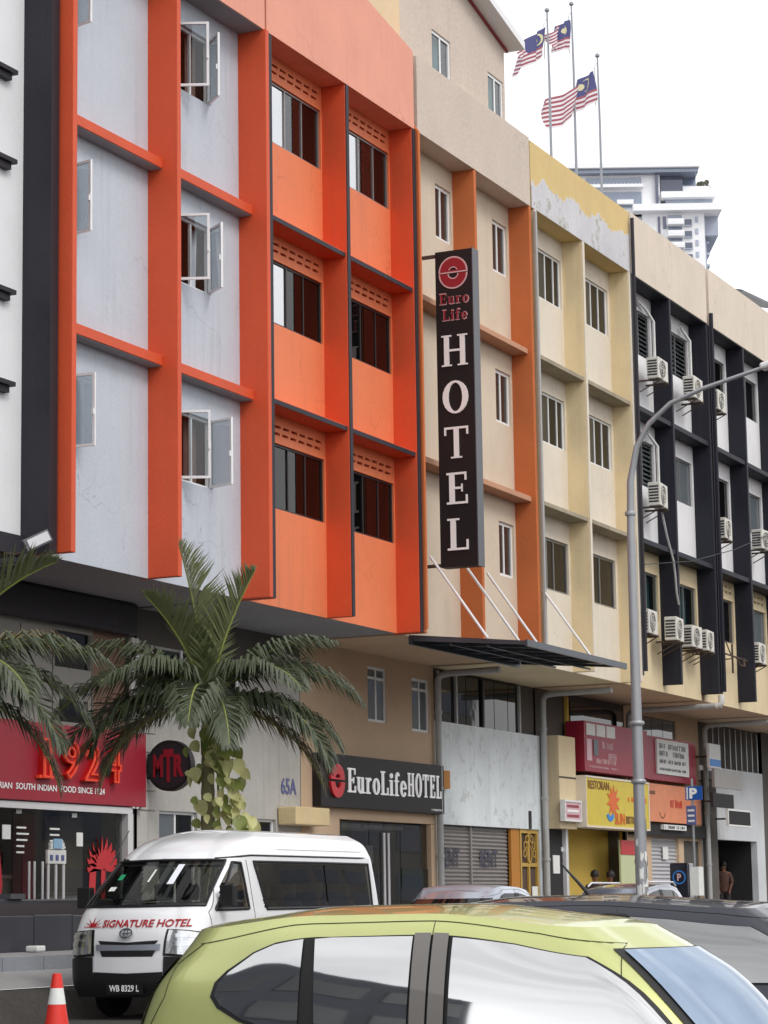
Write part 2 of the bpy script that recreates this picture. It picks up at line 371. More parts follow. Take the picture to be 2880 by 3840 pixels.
# serif capitals and small letters cut as solid shapes (unit cap height)
def serif(mb, ch, x, y, h, wd, d):
    k = [0]
    def rc(a, b, c, e):
        k[0] += 1; dd = d+.0004*k[0]; mb.add([(x+a*wd, y+b*h, 0), (x+c*wd, y+b*h, 0), (x+c*wd, y+e*h, 0), (x+a*wd, y+e*h, 0), (x+a*wd, y+b*h, dd), (x+c*wd, y+b*h, dd), (x+c*wd, y+e*h, dd), (x+a*wd, y+e*h, dd)],
               [(3, 2, 1, 0), (4, 5, 6, 7), (0, 1, 5, 4), (1, 2, 6, 5), (2, 3, 7, 6), (3, 0, 4, 7)])
    def rg(cx, cy, rx, ry, ix, iy, a0, a1):
        k[0] += 1; mb.ring(x+cx*wd, y+cy*h, rx*wd, ry*h, ix*wd, iy*h, a0, a1, d+.0004*k[0])
    if ch == 'H': rc(.12, 0, .3, 1); rc(.7, 0, .88, 1); rc(.3, .47, .7, .54); [rc(a, b, a+.36, b+.05) for a in (.03, .61) for b in (0, .95)]
    elif ch == 'O': rg(.5, .5, .5, .53, .27, .46, 0, 360)
    elif ch == 'T': rc(.4, 0, .6, 1); rc(.02, .93, .98, 1); rc(.02, .74, .09, .94); rc(.91, .74, .98, .94); rc(.28, 0, .72, .05)
    elif ch == 'E': rc(.14, 0, .38, 1); rc(.02, .93, .92, 1); rc(.02, 0, .96, .07); rc(.38, .47, .72, .54); rc(.84, .74, .92, .94); rc(.88, .06, .96, .28); rc(.68, .38, .74, .63)
    elif ch == 'L': rc(.16, 0, .4, 1); rc(.02, .94, .56, 1); rc(.02, 0, .96, .07); rc(.87, .06, .96, .32)
    elif ch == 'u': rc(.1, .16, .34, .66); rc(.62, 0, .86, .66); rg(.48, .2, .38, .22, .14, .12, 180, 360); rc(0, .6, .34, .66); rc(.5, .6, .86, .66); rc(.62, 0, 1, .06)
    elif ch == 'r': rc(.2, 0, .5, .66); rc(.02, 0, .74, .06); rc(.02, .6, .5, .66); rg(.7, .46, .3, .21, .1, .12, 40, 170)
    elif ch == 'o': rg(.5, .33, .5, .35, .22, .28, 0, 360)
    elif ch == 'i': rc(.25, 0, .75, .66); rc(0, 0, 1, .06); rc(0, .6, .75, .66); rg(.5, .84, .36, .11, .02, .01, 0, 360)
    elif ch == 'f': rc(.26, 0, .58, .82); rc(.04, 0, .84, .06); rc(.02, .6, .9, .66); rg(.66, .8, .4, .22, .1, .13, 20, 180)
    elif ch == 'e': rg(.5, .33, .5, .35, .22, .27, 30, 330); rc(.24, .31, .97, .38); rg(.5, .34, .5, .34, .3, .27, 0, 30)
def serif_word(name, mat, parent, frame, word, ht, total, d=.02, gap=.1):
    W = dict(H=.8, O=.76, T=.72, E=.66, L=.64, u=.6, r=.5, o=.56, i=.32, f=.42, e=.52)
    s = sum(W[c] for c in word)+gap*.6*(len(word)-1); k = total/s; x = 0; objs = []
    for c in word:
        mb = MB(frame); serif(mb, c, x, 0, ht, W[c]*k, d); objs.append(mb.build(name, mat, parent)); x += (W[c]+gap*.6)*k
    return objs

# street-front wall with real openings: faces on the front plane, reveals into each hole
def wall(name, mat, parent, x0, x1, z0, z1, y, holes, depth=.16, revmat=None):
    xs = sorted({x0, x1, *[h[0] for h in holes], *[h[1] for h in holes]}); zs = sorted({z0, z1, *[h[2] for h in holes], *[h[3] for h in holes]})
    xs = [v for v in xs if x0-1e-6 <= v <= x1+1e-6]; zs = [v for v in zs if z0-1e-6 <= v <= z1+1e-6]
    mb = MB(); idx = {}
    def vi(i, j):
        if (i, j) not in idx: idx[i, j] = len(mb.v); mb.v.append(Vector((xs[i], y, zs[j])))
        return idx[i, j]
    for i in range(len(xs)-1):
        for j in range(len(zs)-1):
            cx, cz = (xs[i]+xs[i+1])/2, (zs[j]+zs[j+1])/2
            if any(h[0] < cx < h[1] and h[2] < cz < h[3] for h in holes): continue
            mb.f.append((vi(i, j), vi(i+1, j), vi(i+1, j+1), vi(i, j+1)))
    for a, b, c, e in holes:
        mb.add([(a, y, c), (b, y, c), (b, y, e), (a, y, e), (a, y+depth, c), (b, y+depth, c), (b, y+depth, e), (a, y+depth, e)],
               [(0, 4, 5, 1), (1, 5, 6, 2), (2, 6, 7, 3), (3, 7, 4, 0)])
    return mb.build(name, mat, parent)
def room(parent, x0, x1, y0, z0, z1, mat='room_dark', d=1.6, side=.0):
    x0 -= side; x1 += side; mb = MB()
    mb.add([(x0, y0, z0-.05), (x1, y0, z0-.05), (x1, y0, z1+.05), (x0, y0, z1+.05), (x0, y0+d, z0-.05), (x1, y0+d, z0-.05), (x1, y0+d, z1+.05), (x0, y0+d, z1+.05)],
           [(4, 5, 6, 7), (0, 1, 5, 4), (1, 2, 6, 5), (2, 3, 7, 6), (3, 0, 4, 7)])
    return mb.build('room', mat, parent)
def curtain(parent, x0, x1, y, z0, z1, mat='curtain_white', taper=0.0):
    mb = MB(); n = max(6, int((x1-x0)*22)); vs = []; ph = random.random()*6
    for i in range(n+1):
        q = i/n
        for j, z in enumerate((z1, (z0+z1)/2, z0)):
            xx = x0+(x1-x0)*q*(1-taper*j/2); vs.append((xx, y+.03*math.sin(ph+q*n*1.1)+.012*math.sin(ph*3+q*23), z))
    mb.add(vs, [(3*i+j, 3*i+j+1, 3*i+j+4, 3*i+j+3) for i in range(n) for j in (0, 1)])
    return mb.build('curtain', mat, parent, smooth=True)
def frame_mb(x0, x1, y0, y1, z0, z1, t, mulls=(), rails=()):
    mb = MB(); mb.box(x0, x0+t, y0, y1, z0, z1).box(x1-t, x1, y0, y1, z0, z1).box(x0+t, x1-t, y0, y1, z0, z0+t).box(x0+t, x1-t, y0, y1, z1-t, z1)
    for m in mulls: mb.box(m-t/2, m+t/2, y0+.004, y1-.004, z0+t, z1-t)
    for r_ in rails: mb.box(x0+t, x1-t, y0+.007, y1-.007, r_-t/2, r_+t/2)
    return mb
def window(parent, x0, x1, z0, z1, y, fr, panes, mulls=(), t=.045, roommat='room_dark', curtains=(), rails=(), yin=.07):
    """window part > room, frame mesh itself, panes, curtains; y is the wall face"""
    ya, yb = y+yin, y+yin+.05
    wn = frame_mb(x0, x1, ya, yb, z0, z1, t, mulls, rails).build('window', fr, parent)
    room(wn, x0, x1, yb+.003, z0, z1, roommat)
    es = [x0+t]+list(mulls)+[x1-t]
    for k in range(len(es)-1):
        pm = panes[k % len(panes)]
        if pm: MB().box(es[k]+.01, es[k+1]-.01, ya+.02+.008*(k % 2), ya+.026+.008*(k % 2), z0+t, z1-t).build('pane', pm, wn)
    for c in curtains: curtain(wn, c[0], c[1], yb+.14, z0+.03, z1-.03, *c[2:])
    return wn
def sash(wn, hx, hy, z0, z1, wid, ang, sgn, fr='white_frame', pane='pane_clear'):
    """open casement leaf hinged at (hx,hy); sgn=-1: closed leaf runs to -X, +1: to +X"""
    a = R(ang); ex = Vector((sgn*math.cos(a), -math.sin(a), 0)); ey = Vector((0, 0, 1)); ez = ex.cross(ey)
    fm = MB((Vector((hx, hy, z0)), ex, ey, ez)); H = z1-z0; t = .042
    fm.box(0, t, 0, H, -.02, .02).box(wid-t, wid, 0, H, -.02, .02).box(t, wid-t, 0, t, -.02, .02).box(t, wid-t, H-t, H, -.02, .02).box(wid-.04, wid-.01, H*.42, H*.5, .02, .05)
    s_ = fm.build('sash', fr, wn)
    MB((Vector((hx, hy, z0)), ex, ey, ez)).box(t, wid-t, t, H-t, -.003, .003).build('sash_pane', pane, wn)

# ---------------------------------------------------------------- ground
prof = [(-400, -.5), (-60, -.34), (-16, -.26), (-9, -.1), (-5.2, 0), (-3.0, 0.0), (-2.72, .34), (-2.45, .38)]
def strip(name, mat, pr, x0=-300, x1=900):
    mb = MB(); mb.add([(x, y, z) for y, z in pr for x in (x0, x1)], [(2*i, 2*i+1, 2*i+3, 2*i+2) for i in range(len(pr)-1)])
    return tag(mb.build(name, mat), kind='structure')
road = strip('road', 'asphalt', prof)
strip('gutter_apron', 'paving', [(-2.52, .386), (-1.5, .56)])
strip('pavement', 'paving', [(-1.32, .74), (0, .78), (.4, .8), (400, .8)])
kb = tag(MB().add([(0, 0, 0)], []).build('kerb', 'kerb_stone'), kind='structure')
kb.data.clear_geometry()
kst = MB().box(0, .98, -.09, .09, -.25, 0).build('kerb_stone', 'kerb_stone', kb); km = kst.data; kst.location = (24, -1.41, .745)
for i in range(1, 14):
    o = bpy.data.objects.new('kerb_stone', km); col.objects.link(o); o.parent = kb; o.location = (24+i, -1.41, .745+random.uniform(-.004, .004))
for x0, x1 in ((-300, 23.95), (38, 900)):
    MB().box(x0, x1, -1.5, -1.32, .4, .744).build('kerb_run', 'kerb_stone', kb)
mk = MB()
for i in range(40): mk.add([(-20+i*4, -8.06, -.07), (-18+i*4, -8.06, -.07), (-18+i*4, -7.94, -.066), (-20+i*4, -7.94, -.066)], [(0, 1, 2, 3)])
plain('road_paint', (222, 222, 216), .7, var=.15)
tag(mk.build('road_marking', 'road_paint'), kind='structure')

# ---------------------------------------------------------------- the row of shophouses: upper storeys
FL = [(8.47, 9.68), (11.9, 13.1), (15.33, 16.52)]        # sill and head of each storey's windows
WY = .52                                                 # wall plane; the fins and parapets stand forward of it
SOF, PAR = 6.68, 17.0
GY = 2.7                                                 # recessed shop fronts
def upper(b, x0, x1, xm, wallm, holes, finm, ledgem, parm, ledge_y, ptop, finw=.07, fin_y=.012, edge=None, ledge_edge=None, lh=.12, soff='soffit_grey', fin_bot=SOF, cream_below=None, fins=None, splits=True):
    if cream_below:
        wall('wall', cream_below, b, x0, x1, SOF, 10.2, WY, [h for h in holes if h[3] < 10.2])
        wall('wall', wallm, b, x0, x1, 10.2, PAR, WY, [h for h in holes if h[2] > 10.2])
    else: wall('wall', wallm, b, x0, x1, SOF, PAR, WY, holes)
    for xf in (fins or (x0, xm, x1)):
        f = box('fin', finm, b, xf-finw, xf+finw, fin_y, WY+.2, fin_bot, PAR-.001, bevel=.012)
        if edge: box('fin_edge', edge, f, xf-finw+.004, xf+finw+.012, fin_y-.02, fin_y-.001, fin_bot+.01, PAR-.012)
    xs = fins or (x0, xm, x1)
    for a, c in zip(xs[:-1], xs[1:]):
        for zl in (10.2, 13.57):
            l = box('ledge', ledgem, b, a+finw+.001, c-finw-.001, ledge_y, WY+.001, zl, zl+lh, bevel=.008)
            if ledge_edge: box('ledge_edge', ledge_edge, l, a+finw+.012, c-finw-.012, ledge_y-.014, ledge_y-.001, zl-.004, zl+lh*.8)
    if ptop: box('parapet', parm, b, x0+.001, x1-.001, 0, WY+.3, PAR, ptop)
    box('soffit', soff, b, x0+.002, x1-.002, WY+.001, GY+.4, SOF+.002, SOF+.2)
    box('roof', 'roof_concrete', b, x0+.002, x1-.002, WY+.31, 14, 17.6, 17.8)
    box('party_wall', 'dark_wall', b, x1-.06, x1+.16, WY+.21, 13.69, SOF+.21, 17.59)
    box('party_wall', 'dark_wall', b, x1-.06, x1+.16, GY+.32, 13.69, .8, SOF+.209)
    box('rear_wall', 'roof_concrete', b, x0+.002, x1-.002, 13.7, 14, .8, 17.59)

# --- unseen blocks, left and across the street, added for reflections in the glass
def block(label, x0, x1, y0, y1, z1, wallm, n, face, bandm='tower_glass_dark'):
    t_ = thing('reflection_block', label, 'building', (x0, y0, 0)); box('wall', wallm, t_, x0, x1, y0, y1, -.5, z1)
    for k in range(n):
        z = 1.2+k*(z1-1.5)/n; yy = (y0-.05, y0-.001) if face < 0 else (y1+.001, y1+.05); m = max(2, int((x1-x0)/7))
        for i in range(m): box('window', bandm, t_, x0+.8+i*(x1-x0)/m, x0-.8+(i+1)*(x1-x0)/m, yy[0], yy[1], z+.6, z+.6+(z1-1.5)/n*.55)
block('plain shophouse block continuing the row unseen beyond the left picture edge, added for reflections', -28, 25.3, .3, 13, 14.5, 'slate_wall', 4, -1, 'dark_glass')
block('beige block across the street, unseen, added to be mirrored in the van windows', 62, 112, -66, -50, 17, 'beige_ground', 5, 1); block('grey block across the street added unseen beside the beige one', 114, 175, -64, -48, 22, 'panel_grey', 6, 1); block('low grey block across the street added unseen behind the viewer', -10, 58, -70, -52, 9, 'dark_wall', 3, 1)
# --- lot 0: white wall with black fin and black window mouldings, only its edge in view
b0 = thing('shophouse', 'white front with black fin and mouldings at the left edge', 'building', (25.4, 0, .8), group='shophouses of the row')
box('wall', 'white_plaster', b0, 25.4, 31.68, .68, 1.1, 6.9, 18.9)
box('fin', 'black_panel', b0, 31.68, 31.9, .17, 1.1, 6.66, 18.9)
box('beam', 'black_panel', b0, 25.4, 31.67, .5, 1.1, 6.6, 6.899)
for z in (9.05, 12.52, 15.98):
    for dz, o in ((0, 'sill'), (1.42, 'hood')):
        m = box(o, 'black_trim', b0, 29.2, 31.2, .58, .679, z+dz, z+dz+.1)
        box('moulding', 'black_trim', m, 29.12, 31.28, .52, .679, z+dz+.102, z+dz+.17)
    window(b0, 29.3, 30.95, z+.172, z+1.4, .58, 'dark_frame', ['pane_dark'], (30.1,))
box('lower_wall', 'panel_grey', b0, 25.4, 31.9, GY, GY+.3, .8, 6.6)
box('roof', 'roof_concrete', b0, 25.4, 31.85, 1.101, 14, 17.6, 17.8)
box('soffit', 'soffit_grey', b0, 25.4, 31.84, 1.11, GY+.3, 6.62, 6.8)

# --- lot 1: grey walls, red-orange fins, open white casements
b1 = thing('shophouse', 'grey front with red-orange fins and open white casement windows', 'building', (32, 0, .8), group='shophouses of the row')
x0, xm, x1 = 32.02, 35.28, 38.5
h1 = [(a, c, z0, z1) for z0, z1 in FL for a, c in ((32.12, 32.98), (36.2, 37.42))]
upper(b1, x0, x1, xm, 'grey_plaster', h1, 'orange_fin', 'orange_fin', 'orange_parapet_glare', .24, 19.9, finw=.062, fin_y=-.05, fins=(x0, xm, x1), lh=.17)
for k, (z0, z1) in enumerate(FL):
    for (a, c, big) in ((32.12, 32.98, 0), (36.2, 37.42, 1)):
        m_ = (a+c)/2; sw = (c-a)/2-.02
        wn = window(b1, a, c, z0, z1, WY, 'white_frame', [None], (m_,), t=.05, roommat='room_brown' if big else 'room_dark', curtains=[(m_+.1, c-.12, 'curtain_brown')] if k != 1 else [(m_+.3, c-.1, 'curtain_white', .3)])
        sash(wn, c-.02, WY+.05, z0+.02, z1-.02, sw, ((70, 52, 48) if big else (92, 76, 74))[k], -1)
        sash(wn, a+.03, WY+.05, z0+.02, z1-.02, sw, (64, 67, 66)[k] if big else 70, 1)
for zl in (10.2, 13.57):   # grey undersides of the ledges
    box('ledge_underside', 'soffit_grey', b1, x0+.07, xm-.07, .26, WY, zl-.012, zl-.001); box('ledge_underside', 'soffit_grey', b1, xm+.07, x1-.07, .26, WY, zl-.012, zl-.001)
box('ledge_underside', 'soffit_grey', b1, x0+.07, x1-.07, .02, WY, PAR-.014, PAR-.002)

# --- lot 2: all orange with dark edges, vent blocks over sliding windows
b2 = thing('shophouse', 'bright orange front with dark-edged fins and vent blocks over sliding windows', 'building', (38.6, 0, .8), group='shophouses of the row')
x0, xm, x1 = 38.68, 41.9, 45.02
W2 = ((38.95, 41.8), (42.15, 44.93)); h2 = []
for z0, z1 in FL:
    for a, c in W2:
        h2.append((a, c, z0, z1))
        n = 8
        for r_ in (0, 1):
            for i in range(n):
                xa = a+.12+i*(c-a-.2)/n; h2.append((xa+.04*r_, xa+.24+.04*r_, z1+.15+r_*.13, z1+.2+r_*.13))
upper(b2, x0, x1, xm, 'orange_plaster', h2, 'orange_fin', 'orange_fin', 'orange_plaster', .06, None, finw=.055, fin_y=.012, edge='black_trim', ledge_edge='black_trim', lh=.1)
mb = MB((Vector((0, WY+.3, 0)), Vector((1, 0, 0)), Vector((0, 0, 1)), Vector((0, -1, 0))))
mb.poly([(x0-.11, PAR), (x1+.05, PAR), (x1+.05, 18.66), (x0-.11, 19.8)], WY+.3); mb.build('parapet', 'orange_parapet_glare', b2)
for k, (z0, z1) in enumerate(FL):
    for q, (a, c) in enumerate(W2):
        ms = (a+.72, a+1.42, a+2.12)
        pn = {2: ['pane_clear', 'pane_blue', 'pane_clear', 'pane_dark'], 1: ['pane_dark', 'pane_blue' if q == 0 else 'pane_dark', 'pane_dark', 'pane_dark'], 0: ['pane_dark']}[k]
        cu = {2: [(a+.75, a+1.62, 'curtain_white', .25)], 1: [(a+.9, a+1.35, 'curtain_white', .3)] if q else [], 0: [(a+1.3, a+1.7, 'curtain_brown', .2)] if q else []}[k]
        wn = window(b2, a, c, z0, z1, WY, 'alu_frame' if k == 2 else 'dark_frame', pn, ms, t=.04, roommat='room_dark', curtains=cu, yin=.04)
        MB().box(a-.02, c+.02, WY+.17, WY+.19, z1+.1, z1+.4).build('vent_back', 'room_dark', b2)

# --- lot 3: beige hotel front, penthouse on its roof
b3 = thing('shophouse', 'beige hotel front with brown-orange fins and a rooftop storey', 'building', (45.1, 0, .8), group='shophouses of the row')
x0, xm, x1 = 45.24, 48.28, 51.5
W3 = ((47.28, 48.12), (50.45, 51.32))
h3 = [(a, c, z0, z1) for z0, z1 in FL for a, c in W3]
upper(b3, x0, x1, xm, 'beige_plaster', h3, 'brown_orange', 'tan_ledge', 'beige_parapet', .12, 18.62, finw=.065, soff='beige_ground')
for z0, z1 in FL:
    for a, c in W3: window(b3, a, c, z0, z1, WY, 'white_frame', [random.choice(('pane_smoke', 'pane_dark')), 'pane_smoke'], ((a+c)/2-.05,), t=.07, yin=.05, curtains=[(a+.1, (a+c)/2-.1, 'sign_side')])
ph = MB(); WP = ((46.75, 47.75, 18.66, 19.74), (49.85, 50.75, 18.66, 19.74))
wall('penthouse_wall', 'beige_parapet', b3, 45.1, 50.85, 18.5, 20.62, .3, WP)
mbp = MB((Vector((0, .3, 0)), Vector((1, 0, 0)), Vector((0, 0, 1)), Vector((0, 1, 0)))); mbp.add([(45.1, 20.62, 0), (50.85, 20.62, 0), (45.1, 22.0, 0)], [(0, 1, 2)]); mbp.build('gable', 'beige_parapet', b3)
MB().add([(45.1, .3, 17.8), (45.1, 5, 17.8), (45.1, 5, 22), (45.1, .3, 22)], [(3, 2, 1, 0)]).build('side_wall', 'panel_cream', b3)
MB().add([(50.85, .3, 17.8), (50.85, 5, 17.8), (50.85, 5, 20.62), (50.85, .3, 20.62)], [(0, 1, 2, 3)]).build('side_wall', 'beige_parapet', b3)
for a, c, z0, z1 in WP: window(b3, a, c, z0, z1, .3, 'white_frame', ['pane_green', 'pane_clear'], ((a+c)/2,), t=.07, yin=.03, curtains=[(a+.1, c-.2, 'curtain_white')])
rf = MB((Vector((0, -.12, 0)), Vector((1, 0, 0)), Vector((0, 0, 1)), Vector((0, 1, 0))))
rf.poly([(45.0, 22.02), (51.1, 20.56), (51.1, 20.74), (45.0, 22.2)], 5.2); rfo = rf.build('penthouse_roof', 'tower_white', b3)
tr_ = MB((Vector((0, .26, 0)), Vector((1, 0, 0)), Vector((0, 0, 1)), Vector((0, 1, 0)))); tr_.poly([(45.0, 21.95), (51.0, 20.51), (51.0, 20.58), (45.0, 22.02)], .035); tr_.build('roof_trim', 'logo_red', rfo)

# --- lot 4: weathered cream front with a half-stripped parapet
b4 = thing('shophouse', 'weathered cream front with yellow parapet half stripped to grey plaster', 'building', (51.7, 0, .8), group='shophouses of the row')
x0, xm, x1 = 51.78, 54.9, 58.2
W4 = ((52.15, 54.74), (55.25, 58.0)); h4 = [(a, c, z0, z1) for z0, z1 in FL for a, c in W4]
upper(b4, x0, x1, xm, 'cream_plaster', h4, 'cream_fin', 'stained_ledge', 'yellow_parapet', .04, None, finw=.06, edge='cream_plaster', lh=.1, soff='panel_cream')
box('parapet', 'yellow_parapet', b4, x0-.2, x1+.13, .012, WY+.3, PAR, 18.58)
n = 64
lo = MB((Vector((0, .011, 0)), Vector((1, 0, 0)), Vector((0, 0, 1)), Vector((0, -1, 0))))
tops = [(x1+.13-(x1-x0+.33)*i/n, 17.68+.08*math.sin(i*.37)+random.uniform(-.09, .09)+.05*(i % 7 == 0)+.22*(1-i/n)) for i in range(n+1)]
for i in range(n):   # stripped plaster, a skin with a ragged upper edge
    (xa, za), (xb, zb) = tops[i], tops[i+1]
    lo.add([(xb, PAR+.002, 0), (xa, PAR+.002, 0), (xa, za, 0), (xb, zb, 0), (xb, PAR+.002, .012), (xa, PAR+.002, .012), (xa, za, .012), (xb, zb, .012)], [(4, 5, 6, 7), (7, 6, 2, 3), (0, 1, 5, 4)])
lo.build('stripped_plaster', 'peeled_parapet', b4)
for k, (z0, z1) in enumerate(FL):
    for a, c in W4:
        if k == 0: window(b4, a, c, z0, z1, WY, 'alu_frame', ['pane_dark'], (a+1.3, a+1.75), t=.05, roommat='board_brown', yin=.05, curtains=[(a+.1, c-.1, 'board_brown')])
        else: window(b4, a, c, z0, z1, WY, 'white_frame', ['pane_dark', 'pane_dark', 'pane_smoke'], (a+.55, a+1.1, a+1.66, a+2.2), t=.05, roommat='board_brown', yin=.05, curtains=[(a+.1, c-random.choice((.1, .7, 1.2)), random.choice(('board_brown', 'curtain_brown')))])

# --- lots 5 to 8: black fins, white panels, cream lowest storey
BL = [(58.4, 61.44, 64.62), (64.86, 68.02, 71.2), (71.4, 74.6, 77.8), (78.0, 81.2, 84.4)]
labs = ['black-finned front with white panels and louvred windows next to the cream front', 'black-finned front with slotted vent panels, second of the dark fronts', 'black-finned front far right with barred shop window', 'farthest black-finned front, mostly out of the picture']
DARK = []
for li, (x0, xm, x1) in enumerate(BL):
    b5 = thing('shophouse', labs[li], 'building', (x0, 0, .8), group='shophouses of the row'); DARK.append(b5)
    W5 = ((x0+1.2, xm-.2), (xm+1.2, x1-.2)) ; h5 = [(a-.9, c, z0, z1) for z0, z1 in FL for a, c in W5]
    if li == 1:
        for a, c in W5:
            for r_ in (0, 1):
                for i in range(7): h5.append((a-.8+i*.36, a-.56+i*.36, 9.86+r_*.16, 9.93+r_*.16))
    upper(b5, x0, x1, xm, 'panel_white', h5, 'black_fin', 'black_fin', 'cream_parapet', .05, 18.6, finw=.065, lh=.13, fin_bot=6.86, cream_below='panel_cream', soff='beige_ground')
    box('drip_edge', 'black_fin', b5, x0+.01, x1-.01, .02, WY, PAR-.03, PAR-.004)
    if li == 1:
        MB().box(W5[0][0]-.9, W5[1][1], WY+.17, WY+.19, 9.8, 10.15).build('vent_back', 'room_dark', b5)
    for k, (z0, z1) in enumerate(FL):
        for q, (a, c) in enumerate(W5):
            a -= .9
            if li == 0 and k > 0 and not (q == 1 and k == 1):
                wn = window(b5, a, c, z0, z1, WY, 'alu_frame', [None], (a+.95, a+1.75), t=.05, yin=.05)
                for i in range(9):
                    zz = z0+.1+i*(z1-z0-.1)/9
                    for e0, e1 in ((a+.06, a+.92), (a+.98, a+1.72), (a+1.78, c-.06)):
                        MB().add([(e0, WY+.06, zz), (e1, WY+.06, zz), (e1, WY+.13, zz+.1), (e0, WY+.13, zz+.1), (e0, WY+.066, zz-.004), (e1, WY+.066, zz-.004), (e1, WY+.136, zz+.096), (e0, WY+.136, zz+.096)], [(0, 1, 2, 3), (7, 6, 5, 4), (0, 4, 5, 1), (1, 5, 6, 2), (2, 6, 7, 3), (3, 7, 4, 0)]).build('louvre_slat', 'pane_grey', wn)
            elif li == 0: window(b5, a, c, z0, z1, WY, 'alu_frame', ['pane_green'] if k == 0 else ['pane_grey'], (a+.9, a+1.75), t=.05, yin=.05, curtains=[(a+.1, c-.1, 'curtain_white')] if k == 0 else [])
            else: window(b5, a, c, z0, z1, WY, 'alu_frame', [random.choice(('pane_dark', 'pane_grey', 'pane_clear')), 'pane_dark'], (a+.95, a+1.7), t=.05, yin=.05, curtains=[(a+.1, a+random.uniform(.6, 2.0), random.choice(('curtain_white', 'curtain_brown', 'sign_side')))] if random.random() < .6 else [])

# ---------------------------------------------------------------- recessed shop fronts (under the overhang)
F0 = .8
# lot 1: restaurant
h = [(35.85, 37.0, 5.42, 6.04), (36.0, 36.92, 4.5, 4.88)]
wall('lower_wall', 'panel_grey', b1, 32.02, 37.08, 4.4, SOF, GY, h, .1)
for a, c, z0, z1 in h: MB().box(a, c, GY+.06, GY+.075, z0, z1).build('dark_pane', 'dark_glass', b1)
for xx in (34.8, 35.78, 37.04): box('panel_joint', 'dark_wall', b1, xx-.012, xx+.012, GY-.006, GY+.004, 4.45, 6.05)
box('panel_joint', 'dark_wall', b1, 35.8, 37.03, GY-.005, GY+.004, 5.0, 5.02)
box('lower_wall', 'brown_panel', b1, 37.081, 38.15, GY, GY+.2, 4.4, SOF)
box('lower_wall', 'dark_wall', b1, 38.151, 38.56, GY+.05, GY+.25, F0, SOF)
MB().box(33.2, 38.1, GY-.32, GY-.002, 6.12, 6.675).build('dark_box_beam', 'black_panel', b1, bevel=.05)
for xx in (38.22, 38.36): MB().tube([(xx, GY-.1, 3.1), (xx, GY-.1, 6.1)], .055, 10).build('pipe', 'pvc_white', b1, smooth=True)
fr = box('door_frame', 'steel_white', b1, 32.1, 38.22, GY-.12, GY+.05, 3.0, 3.11)
box('door_frame', 'steel_white', b1, 38.06, 38.24, GY-.12, GY+.05, F0, 2.999)
room(b1, 32.1, 38.05, GY+.06, F0+.05, 3.0, 'shop_dark', 2.2)
for a, c in ((32.1, 33.2), (33.22, 34.6), (34.62, 36.0), (36.02, 38.05)): MB().box(a, c, GY+.0, GY+.012, F0+.02, 2.99).build('shop_pane', 'shop_glass', b1)
box('red_pier', 'maroon_sign', b1, 34.1, 34.5, GY+.9, GY+1.1, F0, 3); box('red_pier', 'maroon_sign', b1, 36.3, 36.7, GY+.9, GY+1.1, F0, 3)
box('counter', 'shop_mid', b1, 33.4, 36.4, GY+1.2, GY+1.8, F0, 1.9); box('counter_top', 'pink_sign', b1, 33.35, 36.45, GY+1.15, GY+1.85, 1.901, 1.96)
box('menu_board', 'shop_mid', b1, 36.75, 37.9, GY+.7, GY+.75, 1.2, 2.95)
for xx in (35.0, 35.16, 35.4): MB().tube([(xx, GY-.07, 1.0), (xx, GY-.07, 2.15)], .022, 8).build('door_handle', 'steel_white', b1, smooth=True)
for xx, zz, ww in ((34.3, 2.5, .24), (36.55, 2.42, .2), (34.7, 2.92, .16), (36.4, 2.9, .16)): MB().box(xx, xx+ww, GY-.012, GY-.004, zz, zz+.16*(ww > .18)+.07).build('glass_sticker', 'sticker_white', b1)
for j in range(9):   # frosted menu lines on the glass doors
    xx = 34.72 if j < 5 else 35.72; MB().box(xx, xx+random.uniform(.22, .5), GY-.008, GY-.004, 2.68-(j % 5)*.1, 2.71-(j % 5)*.1).build('glass_print', 'sticker_white', b1)
# red tree print on the shop glass
rt_ = MB(FAC(36.9, GY-.004, F0)); rt_.poly([(.02, 0), (.3, 0), (.26, .9), (.32, 1.5), (.1, 1.45), (.05, .8)], .004); rt_.poly([(.42, .1), (.56, .1), (.6, 1.3), (.46, 1.3)], .004)
for i in range(11):
    a = R(-10+i*20); cx, cy = .48, 1.3; rt_.poly([(cx+.07*math.sin(a), cy-.07*math.cos(a)), (cx+.48*math.cos(a)+.02, cy+.42*math.sin(a)-.05), (cx+.5*math.cos(a), cy+.46*math.sin(a)+.05), (cx-.07*math.sin(a), cy+.07*math.cos(a))], .004+.0005*i)
rt_.build('tree_print', 'poster_red', b1)
pt = MB(FAC(33.7, GY-.004, F0)); pt.poly([(0, .2), (.5, .2), (.62, 1.0), (.5, 1.7), (.1, 1.9), (0, 1.2)], .004); pt.build('red_print', 'poster_red', b1)
st = thing('notice_stand', 'small white and blue notice board on three steel legs by restaurant door', 'sign', (35.0, 2.1, F0))
box('board', 'sticker_white', st, 34.7, 35.25, 2.08, 2.12, 2.1, 2.32); box('board', 'pale_blue', st, 34.85, 35.1, 2.06, 2.079, 2.34, 2.5); box('board', 'sticker_white', st, 34.78, 35.2, 2.08, 2.12, 2.33, 2.44)
for i in range(3): box('print', 'slate_blue', st, 34.76+i*.17, 34.84+i*.17, 2.07, 2.079, 2.15, 2.24)
for xx in (34.74, 34.97, 35.2): MB().tube([(xx, 2.1, F0), (xx, 2.1, 2.09)], .025, 8).build('leg', 'steel_white', st, smooth=True)
